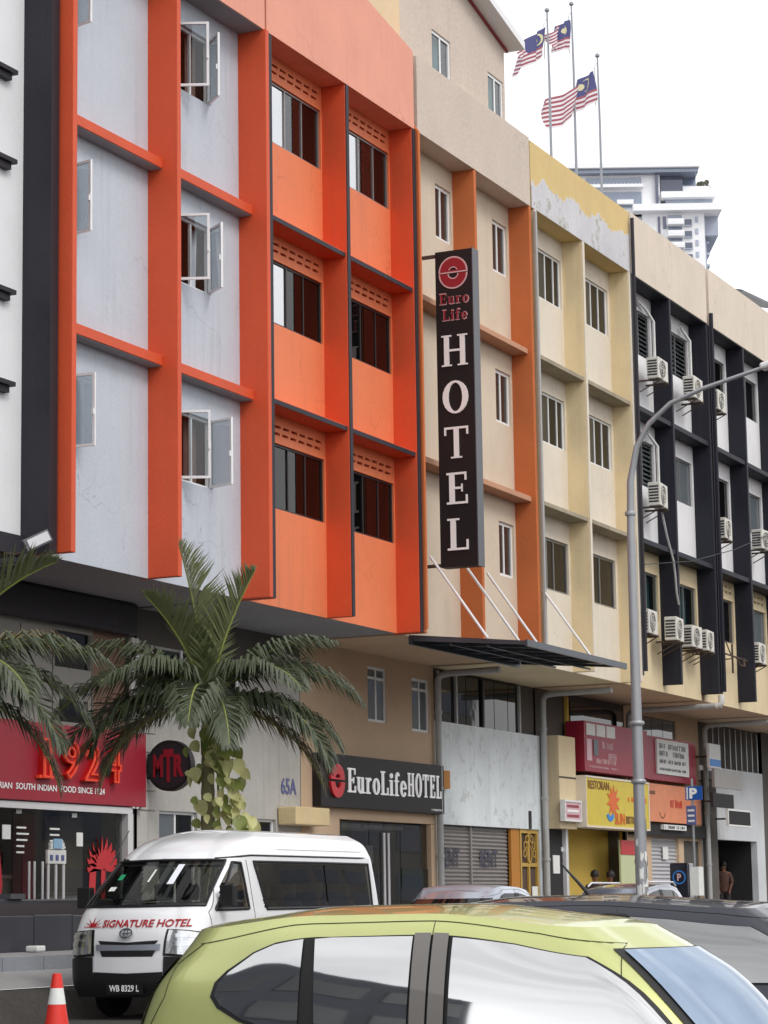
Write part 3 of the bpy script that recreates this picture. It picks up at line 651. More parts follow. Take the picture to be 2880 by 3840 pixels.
# steps, granite planters in front of it
ps = thing('granite_planter', 'long dark granite planter in front of the restaurant', 'planter', (30, 0, .74))
for i in range(7):
    xa = 29.6+i*1.02; box('slab', 'granite_dark', ps, xa, xa+1.0, -.3, .05, .76, 1.28+random.uniform(-.01, .01), bevel=.015)
    box('slab', 'granite_dark', ps, xa+.03, xa+.97, .051, .5, .76, 1.42+random.uniform(-.02, .02), bevel=.015)
box('soil', 'fur_dark', ps, 29.65, 36.7, -.2, .48, 1.25, 1.45)
st2 = thing('bench_block', 'dark granite bench block with steel cap beside the planter', 'bench', (31.2, .9, .8))
box('seat', 'granite_dark', st2, 30.6, 34.6, .8, 1.3, .8, 1.52, bevel=.02); box('cap', 'sign_side', st2, 31.6, 32.0, .75, 1.35, 1.521, 1.6)
for i, (xx, ww) in enumerate(((30.2, .22), (31.9, .25), (32.3, .2))):
    o = MB().box(xx, xx+ww, -.62, -.42, .78, .86).build('floor_lamp', 'sticker_white', None, bevel=.02); tag(o, ['small white ground light left of the others by kerb', 'small white ground light in the middle by kerb', 'small white ground light nearest the van'][i], 'ground light', 'ground lights along the planter')

def scribble(parent, mat, frame, wd, ht, n, name='worn_lettering'):
    """lettering too small or worn to read: a row of uneven strokes"""
    rr = random.Random(int(wd*1000)+n); m = MB(frame); x = 0; st_ = wd/n
    for i in range(n):
        if rr.random() < .12: continue
        a = i*st_; m.box(a, a+st_*.24, 0, ht*rr.uniform(.8, 1), .002, .008)
        if rr.random() < .75: m.box(a+st_*.24, a+st_*.7, ht*.8, ht*.98, .002, .007)
        if rr.random() < .6: m.box(a+st_*.24, a+st_*.7, ht*.4, ht*.56, .002, .007)
        if rr.random() < .6: m.box(a+st_*.5, a+st_*.74, 0, ht*.8, .002, .0075)
    return tag(m.build(name, mat, parent), kind='stuff')
# restaurant fascia sign
sg = thing('restaurant_sign', 'dark red fascia sign with raised neon digits behind palm fronds', 'sign', (32.1, 2.5, 3.12))
box('panel', 'red_sign', sg, 32.1, 38.62, GY-.16, GY-.002, 3.13, 4.42, bevel=.01)
for i, (chd, xx) in enumerate((('1', 35.1), ('9', 35.72), ('2', 36.4), ('4', 37.08))):
    wd = .26 if chd == '1' else .5
    lettering('digit', 'digit_red', sg, FAC(xx, GY-.17, 3.5), chd, wd, .66, bold=.012, ext=.06, z=.03)
    lettering('neon_outline', 'neon_red', sg, FAC(xx, GY-.24, 3.5), chd, wd, .66, bold=.012, outline=.022, z=.03)
for zz, mt_, yy in ((3.5, 'digit_red', .06), ): box('digit_foot', 'neon_red', sg, 35.02, 35.46, GY-.25, GY-.17, 3.5, 3.55)
lettering('lettering', 'letter_white', sg, FAC(33.3, GY-.165, 3.3), 'VEGETARIAN  SOUTH INDIAN  FOOD SINCE 1924', 3.9, .105, bold=.02, z=.004)
ms = thing('round_sign', 'round black and red projecting sign behind the palm trunk', 'sign', (38.9, 2.2, 3.86))
fr_ = PRJ(38.9, 2.2, 3.86)
MB(fr_).ring(0, 0, .45, .45, .001, .001, 0, 360, .16, 40, -.08).build('drum', 'black_plastic', ms)
MB(fr_).ring(0, 0, .4, .4, .001, .001, 0, 360, .012, 40, .08).build('face', 'black_panel', ms)
for i, c in enumerate('MTR'): lettering('letter', 'logo_red', ms, PRJ(38.9, 2.2+.31-i*.21, 3.86-(.2, .29, .2)[i]), c, .2, (.4, .58, .4)[i], bold=.05, z=.096)
for dz in (-.2, .2): MB().tube([(38.9, 2.69, 3.86+dz), (38.9, 2.62, 3.86+dz)], .025, 8).build('arm', 'black_plastic', ms)

# lot 2: stained white wall
h = [(39.35, 40.75, F0+.3, 3.1), (42.6, 43.9, F0+.3, 3.05)]
wall('lower_wall', 'stained_grey_white', b2, 38.57, 44.98, F0, 6.05, GY, h, .14)
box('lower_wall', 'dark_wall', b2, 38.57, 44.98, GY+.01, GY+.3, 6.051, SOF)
for a, c, z0, z1 in h: window(b2, a, c, z0, z1, GY, 'white_frame', ['pane_grey', 'dark_glass'], ((a+c)/2,), t=.05)
h = [(40.9, 42.3)]
box('window_band', 'dark_glass', b2, 39.0, 42.3, GY-.02, GY-.004, 5.3, 6.0)
for i in range(4): box('window_post', 'white_frame', b2, 39.0+i*1.07, 39.07+i*1.07, GY-.05, GY-.021, 5.25, 6.04)
for i in range(6): box('render_block', 'stained_grey_white', b2, 38.62+(i % 2)*.02, 39.2, GY-.03, GY-.003, 3.1+i*.34, 3.42+i*.34)
lettering('house_number', 'slate_blue', b2, FAC(44.12, GY-.01, 3.56), '65A', .66, .32, bold=.015, ext=.01, z=.002)
bx = MB().box(43.95, 45.45, GY-.42, GY-.02, 2.95, 3.3).build('cable_box', 'gold_paint', None, bevel=.02); plaster('box_cream', (220, 200, 156), streak=.2); bx.data.materials[0] = MATS['box_cream']
tag(bx, 'cream metal box on the wall left of the hotel door', 'box')

# lot 3: hotel ground floor
h = [(48.2, 49.15, 5.24, 6.42), (50.48, 51.42, 5.16, 6.34), (46.75, 51.75, F0, 3.14)]
wall('lower_wall', 'beige_ground', b3, 45.0, 51.68, F0, SOF, GY, [h[0], h[1], (46.75, 51.6, F0, 3.14)], .14)
for a, c, z0, z1 in h[:2]: window(b3, a, c, z0, z1, GY, 'white_frame', ['pane_grey', 'pane_grey'], ((a+c)/2,), t=.06, yin=.03, rails=(z1-.24,))
room(b3, 46.8, 51.58, GY+.15, F0, 3.12, 'lobby_beige', 2.0)
for a, c in ((46.8, 48.3), (48.34, 49.1), (49.14, 49.9), (49.94, 51.58)): MB().box(a, c, GY+.08, GY+.092, F0+.02, 3.1).build('door_pane', 'shop_glass', b3)
for xx in (48.98, 49.2): MB().tube([(xx, GY+.03, 1.0), (xx, GY+.03, 2.9)], .03, 8).build('door_handle', 'steel_white', b3, smooth=True)
box('door_frame', 'beige_ground', b3, 51.35, 51.58, GY-.02, GY+.1, F0, 3.13); box('reception_desk', 'beige_plaster', b3, 47.2, 49.8, GY+1.3, GY+1.8, F0, 1.9)
for i, (xx, zz, ww, hh, mt_) in enumerate(((47.3, 2.1, .5, .7, 'tower_shade'), (48.1, 1.95, .35, .4, 'curtain_brown'), (50.2, 1.3, .5, 1.2, 'board_brown'), (50.9, 1.2, .4, .9, 'shop_dark'), (51.0, 2.3, .35, .4, 'tower_white'))): box('lobby_furniture', mt_, b3, xx, xx+ww, GY+1.0+.1*i, GY+1.25+.1*i, zz, zz+hh)
box('frosted_band', 'pane_green', b3, 49.95, 51.34, GY+.06, GY+.075, 1.75, 2.15)
for i in range(4): box('ceiling_panel', 'tower_white', b3, 47.0+i*1.1, 47.9+i*1.1, GY+.6, GY+1.6, 3.02, 3.1)
hs = thing('hotel_fascia', 'black fascia sign with white serif lettering and red roundel over the hotel door', 'sign', (45.5, 2.6, 3.35))
box('panel', 'sign_black', hs, 45.5, 51.72, GY-.2, GY-.002, 3.36, 4.44, bevel=.008)
Lf = FAC(46.72, GY-.2, 3.68)
serif_word('letter', 'letter_lit', hs, Lf, 'EuroLife', .5, 2.92, d=.025, gap=.17)
serif_word('letter', 'letter_lit', hs, FAC(49.72, GY-.2, 3.7), 'HOTEL', .5, 1.8, d=.025, gap=.3)
def roundel(parent, frame, r, d, red, edge=None, tw=.0):
    for k, (rr, dd, mt) in enumerate(((r, d, red), (r*1.0, d*.9, edge))):
        if not mt: continue
        o = 1 if k == 0 else 1.11; i_ = 1 if k == 0 else .8
        m = MB(frame); m.ring(0, r*.05, r*o, r*o, r*.38*i_, r*.36*i_, 0, 180, dd, 24); m.add([(-r*o, r*(.05-.1*k), 0), (r*o, r*(.05-.1*k), 0), (r*o, r*.16*i_, 0), (-r*o, r*.16*i_, 0), (-r*o, r*(.05-.1*k), dd*.98), (r*o, r*(.05-.1*k), dd*.98), (r*o, r*.16*i_, dd*.98), (-r*o, r*.16*i_, dd*.98)], [(3, 2, 1, 0), (4, 5, 6, 7), (0, 1, 5, 4), (1, 2, 6, 5), (2, 3, 7, 6), (3, 0, 4, 7)])
        m.build('roundel', mt, parent)
        m = MB(frame); m.ring(0, -r*.1, r*o, r*o, r*.42*i_, r*.4*i_, 180, 360, dd, 24); m.build('roundel', mt, parent)
roundel(hs, FAC(46.2, GY-.2, 3.9), .32, .05, 'logo_bright_red')
scribble(hs, 'letter_white', FAC(51.0, GY-.2, 3.42), .6, .045, 14)

# projecting hotel sign
vs = thing('hotel_sign', 'tall black projecting sign with white serif letters down its face', 'sign', (45.5, -.62, 8.0))
box('cabinet', 'sign_black', vs, 45.5, 45.8, -1.03, -.22, 8.0, 14.48, bevel=.01)
box('side_trim', 'sign_side', vs, 45.49, 45.81, -1.05, -1.031, 7.99, 14.49)
for z in (8.02, 14.38): box('bracket', 'bracket_dark', vs, 45.52, 45.6, -.219, .3, z, z+.06)
roundel(vs, PRJ(45.498, -.62, 14.02), .285, .012, 'logo_red', 'letter_pink')
for wd_, z, y_ in (('Euro', 13.36, -.3), ('Life', 13.02, -.36)):
    tw = .66 if wd_ == 'Euro' else .56
    serif_word('letter', 'letter_pink', vs, PRJ(45.499, y_+.0, z), wd_, .24, tw, d=.008, gap=.12); serif_word('letter', 'logo_red', vs, PRJ(45.489, y_-.012, z+.02), wd_, .2, tw-.03, d=.004, gap=.16)
for c, z, wd_ in zip('HOTEL', (12.08, 11.12, 10.19, 9.26, 8.33), (.6, .56, .54, .48, .48)):
    m = MB(PRJ(45.499, -.62+wd_/2, z)); serif(m, c, 0, 0, .64, wd_, .02); m.build('letter', 'letter_white', vs)

# entrance canopy with tie rods
cp = thing('entrance_canopy', 'dark metal entrance canopy hung on white tie rods', 'canopy', (48, 0, 6.5))
def cz(y): return 6.42+(y+2)*.104
for i in range(6):
    xa = 45.5+i*.965; m = MB(); m.add([(xa, .5, cz(.5)), (xa+.955, .5, cz(.5)), (xa+.955, -2, cz(-2)), (xa, -2, cz(-2)), (xa, .5, cz(.5)+.02), (xa+.955, .5, cz(.5)+.02), (xa+.955, -2, cz(-2)+.02), (xa, -2, cz(-2)+.02)], [(0, 1, 2, 3), (7, 6, 5, 4), (0, 4, 5, 1), (1, 5, 6, 2), (2, 6, 7, 3), (3, 7, 4, 0)]); m.build('roof_panel', 'canopy_dark', cp)
box('front_beam', 'canopy_dark', cp, 45.48, 51.3, -2.05, -2.001, 6.33, 6.46); box('rear_beam', 'canopy_dark', cp, 45.48, 51.3, .42, .5, 6.5, 6.67)
for i in range(7):
    xa = 45.5+i*.965; m = MB(); m.add([(xa-.025, .4, cz(.4)-.1), (xa+.025, .4, cz(.4)-.1), (xa+.025, -2, cz(-2)-.05), (xa-.025, -2, cz(-2)-.05), (xa-.025, .4, cz(.4)-.004), (xa+.025, .4, cz(.4)-.004), (xa+.025, -2, cz(-2)-.004), (xa-.025, -2, cz(-2)-.004)], [(0, 1, 2, 3), (7, 6, 5, 4), (0, 4, 5, 1), (1, 5, 6, 2), (2, 6, 7, 3), (3, 7, 4, 0)]); m.build('rib', 'canopy_dark', cp)
for yy in (-.4, -1.2): box('purlin', 'canopy_dark', cp, 45.5, 51.29, yy-.02, yy+.02, cz(yy)-.14, cz(yy)-.101)
for xx in (45.45, 47.3, 48.42, 51.62): MB().tube([(xx, -.02, 8.24), (xx-.05, -1.25, cz(-1.25)+.02)], .028, 8).build('tie_rod', 'steel_white', cp, smooth=True)

# lot 4: shuttered shop
wall('lower_wall', 'stained_bluegrey', b4, 51.7, 58.16, F0, 5.47, GY, [(52.08, 58.02, F0, 3.16)], .2)
box('lower_wall', 'dark_wall', b4, 51.7, 58.16, GY+.14, GY+.3, 5.471, SOF)
for i in range(6):
    a = 51.95+i*.86; MB().box(a, a+.82, GY+.05, GY+.06, 5.48, 6.6).build('mezzanine_pane', 'dark_glass', b4)
for xx in (51.95, 53.0, 54.6, 56.9): box('mezzanine_post', 'pvc_grey' if xx != 54.6 else 'dark_frame', b4, xx-.04, xx+.04, GY-.01, GY+.049, 5.475, 6.62)
for a, c in ((52.1, 53.85), (53.93, 56.2)):
    sh = MB(); n = 26
    prev = None; vs_ = []
    for i in range(n+1):
        z = F0+(3.15-F0)*i/n; vs_ += [(a, GY+.16, z), (c, GY+.16, z), (a, GY+.115, z+.045), (c, GY+.115, z+.045)]
    fs_ = []
    for i in range(n):
        k = 4*i; fs_ += [(k, k+1, k+3, k+2), (k+2, k+3, k+5, k+4)]
    sh.add(vs_, fs_); sh.build('roller_shutter', 'shutter_grey', b4)
box('shutter_post', 'shutter_grey', b4, 53.855, 53.925, GY+.08, GY+.19, F0, 3.155)
for xx in (52.15, 54.45): lettering('shutter_paint', 'slate_dark', b4, FAC(xx, GY+.113, 2.22), 'RENT', 1.1, .4, bold=.02, ext=.004, z=.004)
box('door_leaf', 'wood_orange', b4, 56.25, 56.78, GY+.05, GY+.12, F0, 3.15)
gd = frame_mb(56.82, 58.0, GY+.04, GY+.1, F0, 3.15, .09, (57.4,), (2.3, 1.5, 1.3)).build('grille_door', 'gold_paint', b4)
MB().box(56.9, 57.95, GY+.105, GY+.12, F0, 3.1).build('door_back', 'board_brown', gd)
for i in range(7):
    a = R(i*30); MB(FAC(57.41, GY+.05, 2.45)).ring(.3*math.cos(a), .12+.4*math.sin(a), .1, .1, .075, .075, 0, 360, .02, 10).build('scroll', 'gold_paint', gd)
MB(FAC(57.41, GY+.05, 2.45)).ring(0, .1, .16, .22, .13, .19, 0, 360, .021, 14).build('scroll', 'gold_paint', gd)
box('letter_plate', 'sticker_white', gd, 57.5, 57.85, GY+.02, GY+.039, 1.55, 1.78)
box('meter_box', 'wood_orange', b4, 51.9, 52.25, GY-.12, GY-.002, 3.95, 4.35); box('conduit', 'dark_frame', b4, 57.3, 57.44, GY-.03, GY-.002, 3.17, 3.6)
for sp in range(3): pass

# lots 5..8 ground floor
b5, b6, b7, b8 = DARK
box('column', 'panel_cream', b5, 58.55, 59.72, GY-.35, GY+.1, 3.2, 5.5)
for z in (3.55, 4.45): box('column_joint', 'dark_wall', b5, 58.53, 59.73, GY-.36, GY-.349, z, z+.04)
box('dark_door', 'shop_dark', b5, 58.55, 59.7, GY, GY+.1, F0, 3.199); box('notice', 'sticker_white', b5, 58.85, 59.3, GY-.02, GY-.002, 2.1, 2.55); box('notice', 'sticker_white', b5, 59.45, 59.58, GY-.02, GY-.002, 2.65, 2.76)
wall('lower_wall', 'dark_wall', b5, 58.22, 64.74, F0, SOF, GY+.12, [(59.75, 64.7, F0, 3.25)], .1)
rm = room(b5, 59.76, 64.7, GY+.13, F0, 3.3, 'yellow_wall', .45)
box('door_post', 'steel_white', b5, 59.56, 59.72, GY-.1, GY+.0, F0, 3.2)
box('yellow_beam', 'yellow_wall', b5, 60.2, 60.33, GY+.02, GY+.1, 5.4, 6.6)
box('mezzanine_pane', 'dark_glass', b5, 60.6, 64.6, GY+.08, GY+.1, 5.5, 6.5)
wall('lower_wall', 'beige_ground', b6, 64.74, 71.3, F0, SOF, GY+.1, [(66.2, 69.2, 5.35, 6.5), (66.75, 69.15, F0, 3.18), (69.6, 71.2, F0, 3.1)], .12)
for i in range(3): MB().box(66.22+i, 67.18+i, GY+.15, GY+.16, 5.36, 6.49).build('mezzanine_pane', 'pane_grey', b6)
sh = MB(); vs_ = []; n = 22
for i in range(n+1):
    z = F0+(3.18-F0)*i/n; vs_ += [(66.75, GY+.2, z), (69.15, GY+.2, z), (66.75, GY+.165, z+.05), (69.15, GY+.165, z+.05)]
sh.add(vs_, [q for i in range(n) for q in ((4*i, 4*i+1, 4*i+3, 4*i+2), (4*i+2, 4*i+3, 4*i+5, 4*i+4))]); sh.build('roller_shutter', 'shutter_light', b6)
box('shop_door', 'door_wood', b6, 69.6, 71.2, GY+.18, GY+.22, F0, 3.1); box('notice', 'sticker_white', b6, 67.8, 68.25, GY+.12, GY+.14, 2.55, 2.9)
box('dark_beam', 'shop_dark', b6, 64.8, 71.25, GY-.1, GY+.09, 3.19, 3.52)
wall('lower_wall', 'stained_white', b7, 71.31, 77.82, F0, 5.35, GY+.1, [(72.75, 76.95, F0, 3.2)], .2)
room(b7, 72.8, 76.9, GY+.31, F0, 3.2, 'shop_dark', 3); wall('lower_wall', 'dark_wall', b7, 71.31, 77.82, 5.351, SOF, GY+.3, [], .1)
for i in range(10): box('window_bar', 'alu_frame', b7, 72.2+i*.58, 72.26+i*.58, GY+.12, GY+.18, 5.351, 6.6)
box('wall_strip', 'dark_wall', b7, 71.4, 72.4, GY-.05, GY+.09, F0, 5.2)
wall('lower_wall', 'dark_wall', b8, 77.83, 84.4, F0, SOF, GY+.1, [], .1)
# downpipes
for i, (xx, yy0, lab) in enumerate(((51.62, 1.05, 'grey drainpipe between the hotel door and the grey wall'), (58.12, .75, 'grey drainpipe left of the restaurant with yellow sign'), (64.5, -.05, 'short grey drainpipe behind the street lamp'), (71.2, .4, 'grey drainpipe left of the barred window'))):
    d = thing('drainpipe', lab, 'pipe', (xx, 2.5, F0), group='drainpipes of the row')
    zt = 6.5
    MB().tube([(xx+.0, yy0, zt+.02), (xx, 2.3, zt), (xx, 2.48, zt-.03), (xx, 2.56, zt-.12), (xx, 2.57, zt-.35), (xx, 2.57, F0 if i != 2 else 4)], .075, 10).build('pipe', 'pvc_grey', d, smooth=True)
    if i == 2: MB().tube([(xx, .1, zt+.02), (xx, -.0, zt+.03), (xx, -.06, zt+.1), (xx, -.06, zt+.3)], .085, 10).build('elbow', 'pvc_white', d, smooth=True)
    for z in ((5.6, 3.9, 2.4) if i != 2 else (5.6,)): MB().lathe([(.095, 0), (.095, .07)], 12, (xx, 2.57, z)).build('collar', 'pvc_grey', d)

# shop signs on the right
def board(label, x0, x1, y, z0, z1, mat, cat='sign', d=.3, edge=None):
    t_ = thing('sign_board', label, cat, (x0, y, z0))
    box('panel', mat, t_, x0, x1, y, y+d, z0, z1)
    if edge:
        for a in ((x0-.05, x0, z0-.05, z1+.05), (x1, x1+.05, z0-.05, z1+.05), (x0, x1, z0-.05, z0), (x0, x1, z1, z1+.05)): box('border', edge, t_, a[0], a[1], y-.02, y+d-.01, a[2], a[3])
    return t_
s1 = board('maroon sign box with white lettering above the yellow sign', 60.0, 64.9, 2.2, 4.68, 5.95, 'maroon_sign', d=.5)
for i in range(3): box('photo_panel', 'sticker_white', s1, 60.15+i*.75, 60.8+i*.75, 2.185, 2.199, 5.6, 5.9); 
scribble(s1, 'letter_pink', FAC(61.3, 2.2, 5.3), .85, .18, 5); scribble(s1, 'letter_pink', FAC(61.75, 2.2, 5.03), .65, .17, 5); scribble(s1, 'letter_pink', FAC(60.85, 2.2, 4.9), 1.6, .13, 15); scribble(s1, 'pink_sign', FAC(60.3, 2.2, 4.78), 2.2, .05, 24)
box('photo_panel', 'pink_sign', s1, 60.15, 60.5, 2.185, 2.199, 4.95, 5.5); box('photo_panel', 'sign_side', s1, 60.65, 61.0, 2.185, 2.199, 5.1, 5.5)
s2 = board('maroon sign panel right of the lamp post with a pale framed notice', 65.6, 69.9, 2.45, 4.7, 5.9, 'maroon_sign', d=.2)
nb = box('notice_panel', 'sticker_white', s2, 66.3, 69.1, 2.4, 2.449, 4.88, 5.84)
for i, hh in enumerate((.2, .2, .14, .1)): scribble(s2, 'sign_side', FAC(66.5, 2.4, 5.58-i*.2), 2.35, hh*.75, 12+4*i)
s3 = board('yellow restaurant sign with an orange sun and brown lettering', 59.75, 64.55, 2.1, 3.3, 4.5, 'yellow_sign', d=.55, edge='cream_plaster')
lettering('lettering', 'brown_art', s3, FAC(59.9, 2.1, 4.22), 'RESTORAN', 1.55, .22, bold=.012); lettering('lettering', 'orange_art', s3, FAC(61.85, 2.1, 3.36), 'SUN', .75, .3, bold=.03); lettering('lettering', 'brown_art', s3, FAC(62.7, 2.1, 3.4), 'BISTRO', .85, .2, bold=.015); scribble(s3, 'orange_art', FAC(62.9, 2.1, 3.98), 1.5, .13, 11)
sunm = MB(FAC(61.75, 2.1, 3.95)); sunm.ring(0, 0, .26, .26, .001, .001, 0, 360, .012, 20)
for i in range(10):
    a = R(i*36+10); c, q = math.cos(a), math.sin(a); sunm.poly([(c*.27-q*.06, q*.27+c*.06), (c*.27+q*.06, q*.27-c*.06), (c*.5, q*.46)], .012+.0003*i) if False else sunm.add([(c*.27-q*.07, q*.27+c*.07, .012), (c*.27+q*.07, q*.27-c*.07, .012), (c*.52, q*.46, .012)], [(0, 1, 2)])
sunm.build('sun_art', 'orange_art', s3)
MB(FAC(61.45, 2.1, 3.55)).ring(.05, .12, .3, .24, .14, .1, 200, 340, .014, 14).build('swoosh_art', 'blue_art', s3)
s4 = board('small pink notice sign beside the yellow sign', 58.5, 59.6, 2.2, 3.42, 3.85, 'pink_sign', d=.12, edge='sticker_white')
for i in range(3): box('print', 'logo_red' if i != 1 else 'letter_white', s4, 58.65, 59.45, 2.19, 2.199, 3.48+i*.12, 3.54+i*.12)
s5 = board('faded orange sign right of the lamp post', 65.6, 70.4, 2.5, 3.56, 4.6, 'orange_sign', d=.15)
scribble(s5, 'digit_red', FAC(67.6, 2.5, 3.98), 1.1, .22, 5); MB(FAC(66.9, 2.5, 3.9)).ring(0, 0, .28, .25, .24, .21, 200, 340, .006, 12).build('bowl_art', 'brown_art', s5); box('print', 'brown_art', s5, 65.75, 66.3, 2.49, 2.499, 4.3, 4.4)
s6 = board('long white narrow lettered strip under the orange sign', 67.0, 69.0, 2.5, 3.36, 3.5, 'sticker_white', d=.1); scribble(s6, 'sign_side', FAC(67.1, 2.5, 3.39), 1.8, .08, 16)
for lab, x0, x1, y, z0, z1, mt in (('plain grey square board hanging high before the white wall', 69.9, 72.6, 1.9, 4.62, 5.15, 'shutter_grey'), ('upper small black board on the white wall', 69.7, 71.7, 1.9, 4.05, 4.45, 'shop_dark'), ('lower small black board on the white wall, white bordered', 71.1, 73.3, 1.9, 3.58, 3.98, 'shop_dark'), ('stack of pale blue and white posters by the drainpipe', 70.1, 71.2, 2.1, 5.2, 5.9, 'sticker_white')):
    q = board(lab, x0, x1, y, z0, z1, mt, d=.08, edge='sticker_white' if 'bordered' in lab else None)
    MB().tube([((x0+x1)/2, y+.04, (z0+z1)/2), ((x0+x1)/2, GY+.12, (z0+z1)/2)], .03, 6).build('arm', 'bracket_dark', q)
    if 'posters' in lab: [box('poster', 'blue_art' if i == 0 else 'sticker_white', q, x0+.05, x1-.05, y-.012, y-.001, z0+.05+i*.3, z0+.25+i*.3) for i in (0, 1)]
po = board('tall food poster with red top and round dishes inside the yellow shop', 63.2, 64.9, 2.45, F0+.3, 3.0, 'poster_green', cat='poster', d=.05)
box('red_top', 'poster_red', po, 63.2, 64.9, 2.43, 2.449, 2.62, 3.0)
for i, (a, z) in enumerate(((64.5, 2.45), (64.6, 2.2), (64.4, 1.6), (64.7, 1.9))): MB(FAC(a, 2.45, z)).ring(0, 0, .22, .12, .001, .001, 0, 360, .012, 16).build('dish_print', 'brown_art', po)

# parking sign and payment machine
pp = thing('parking_sign', 'blue and white parking sign on a thin pole in front of the orange sign', 'sign', (60.4, -.48, .74))
MB().tube([(60.4, -.48, .74), (60.4, -.48, 4.4)], .035, 8).build('pole', 'steel_grey', pp, smooth=True)
box('plate', 'sign_blue', pp, 60.34, 60.36, -.76, -.32, 3.86, 4.2); lettering('letter', 'letter_white', pp, PRJ(60.34, -.43, 3.9), 'P', .2, .26, bold=.05, z=.012); box('plate_white', 'sticker_white', pp, 60.338, 60.339, -.39, -.35, 3.88, 4.18)
box('lower_plate', 'slate_blue', pp, 60.34, 60.36, -.58, -.33, 3.25, 3.72)
for i in range(3): box('plate_text', 'sticker_white', pp, 60.33, 60.339, -.54, -.37, 3.32+i*.13, 3.37+i*.13)
pm = thing('parking_machine', 'dark blue parking payment machine with round letter emblem', 'machine', (59.6, -.3, .74))
MB().box(59.5, 59.9, -.62, -.12, .74, 2.3).build('cabinet', 'navy_paint', pm, bevel=.04); box('side_panel', 'sticker_white', pm, 59.52, 59.9, -.86, -.63, 1.5, 2.2)
MB(PRJ(59.49, -.37, 1.95)).ring(0, 0, .17, .17, .14, .14, 0, 360, .012, 20).build('emblem_ring', 'blue_art', pm); lettering('letter', 'pink_sign', pm, PRJ(59.49, -.32, 1.86), 'P', .1, .18, bold=.03)

# ---------------------------------------------------------------- air conditioners on the dark fronts
def make_ac():
    t_ = thing('air_conditioner', 'x', 'air conditioner', (0, 0, 0), group='air conditioners on the dark fronts', local=True)
    MB().box(-.42, .42, -.16, .16, 0, .58).build('casing', 'ac_white', t_, bevel=.02)
    g = MB((Vector((-.08, -.165, .29)), Vector((1, 0, 0)), Vector((0, 0, 1)), Vector((0, -1, 0)))); g.ring(0, 0, .24, .24, .001, .001, 0, 360, .006, 24); fg = g.build('fan_opening', 'ac_dark', t_)
    for rr in (.08, .16, .23): MB(g.fr).ring(0, 0, rr+.008, rr+.008, rr-.004, rr-.004, 0, 360, .012, 20, .006).build('guard_ring', 'ac_white', fg)
    MB(g.fr).box(-.24, .24, -.008, .008, .008, .016).box(-.008, .008, -.24, .24, .017, .02).build('guard_bar', 'ac_white', fg)
    for i in range(6): MB().box(-.428, -.421, -.12, .13, .08+i*.075, .12+i*.075).build('side_slot', 'ac_dark', t_)
    for xx in (-.3, .3): MB().box(xx-.02, xx+.02, -.2, .42, -.05, -.002).tube([(xx, -.15, -.05), (xx, .4, -.32)], .015, 6).build('bracket', 'bracket_dark', t_)
    return t_
ACS = [(60.35, .05, 14.6, 'topmost air conditioner beside the first louvred window'), (63.3, .05, 14.62, 'air conditioner beside the second louvred window on the top storey'), (65.55, .1, 14.7, 'air conditioner under the top dark window of the second dark front'),
       (60.15, .08, 11.28, 'air conditioner on the middle storey of the first dark front'), (65.75, .1, 11.15, 'greyish air conditioner above a white panel, middle storey of the second dark front'), (69.3, .05, 11.3, 'air conditioner on the middle storey at the right picture edge'),
       (59.0, .08, 7.92, 'leftmost of the four lowest air conditioners next to the lamp post'), (60.75, -.04, 7.9, 'second of the four lowest air conditioners, standing farther out'), (62.45, .05, 7.88, 'third of the four lowest air conditioners'), (63.55, .04, 7.88, 'rightmost of the four lowest air conditioners'), (68.45, .06, 7.95, 'lowest air conditioner at the right picture edge')]
ac0 = make_ac()
for i, (x, y, z, lab) in enumerate(ACS):
    o = ac0 if i == 0 else copy_tree(ac0)
    o.location = (x, y, z); o['label'] = lab; k_s = random.uniform(.93, 1.04); o.scale = (k_s, 1, random.uniform(.95, 1.05)); o.rotation_euler = (0, 0, R(random.uniform(-5, 5)))
def cable(name, pts, r, mat, label, cat='cable'):
    return tag(MB().tube(pts, r, 6).build(name, mat, None, smooth=True), label, cat)
cable('drain_hose', [(60.5, .1, 11.2), (60.7, .05, 10.6), (61.0, .0, 10.0), (61.05, -.02, 9.6), (61.1, -.02, 9.2), (61.25, -.02, 8.9)], .03, 'pvc_grey', 'grey hose hanging from the middle air conditioner', 'hose')
cable('trunking', [(60.9, .3, 15.2), (60.9, .3, 16.3), (60.6, .4, 16.6), (60.1, .45, 16.72)], .045, 'pvc_white', 'white pipe trunking above the topmost air conditioner', 'pipe')
cable('trunking', [(63.95, .3, 15.2), (63.95, .3, 16.4), (63.6, .42, 16.7)], .045, 'pvc_white', 'white pipe trunking above the second top air conditioner', 'pipe')
cable('trunking', [(60.9, .3, 11.9), (60.9, .3, 13.0), (60.5, .42, 13.3)], .045, 'pvc_white', 'white pipe trunking above the middle storey air conditioner', 'pipe')
cable('overhead_wire', [(58.4, -.1, 9.6), (62, -.15, 10.1), (66, -.12, 10.9), (72, -.1, 12.4)], .012, 'cable', 'thin dark wire sagging across the dark fronts')
cable('downpipe', [(64.74, -.08, 6.9), (64.74, -.08, 17.3)], .06, 'black_fin', 'black drainpipe between the first and second dark fronts', 'pipe')
cable('downpipe', [(58.3, -.09, 6.95), (58.3, -.09, 18.4)], .05, 'black_trim', 'black drainpipe between cream front and dark front', 'pipe')
cable('downpipe', [(51.63, -.06, 6.9), (51.63, -.06, 16.9)], .045, 'pvc_grey', 'thin grey drainpipe between hotel front and cream front', 'pipe')
cable('downpipe', [(45.12, -.06, 6.75), (45.12, -.06, 16.95), (45.12, .1, 17.15)], .04, 'brown_orange', 'thin brown drainpipe between orange and beige fronts', 'pipe')
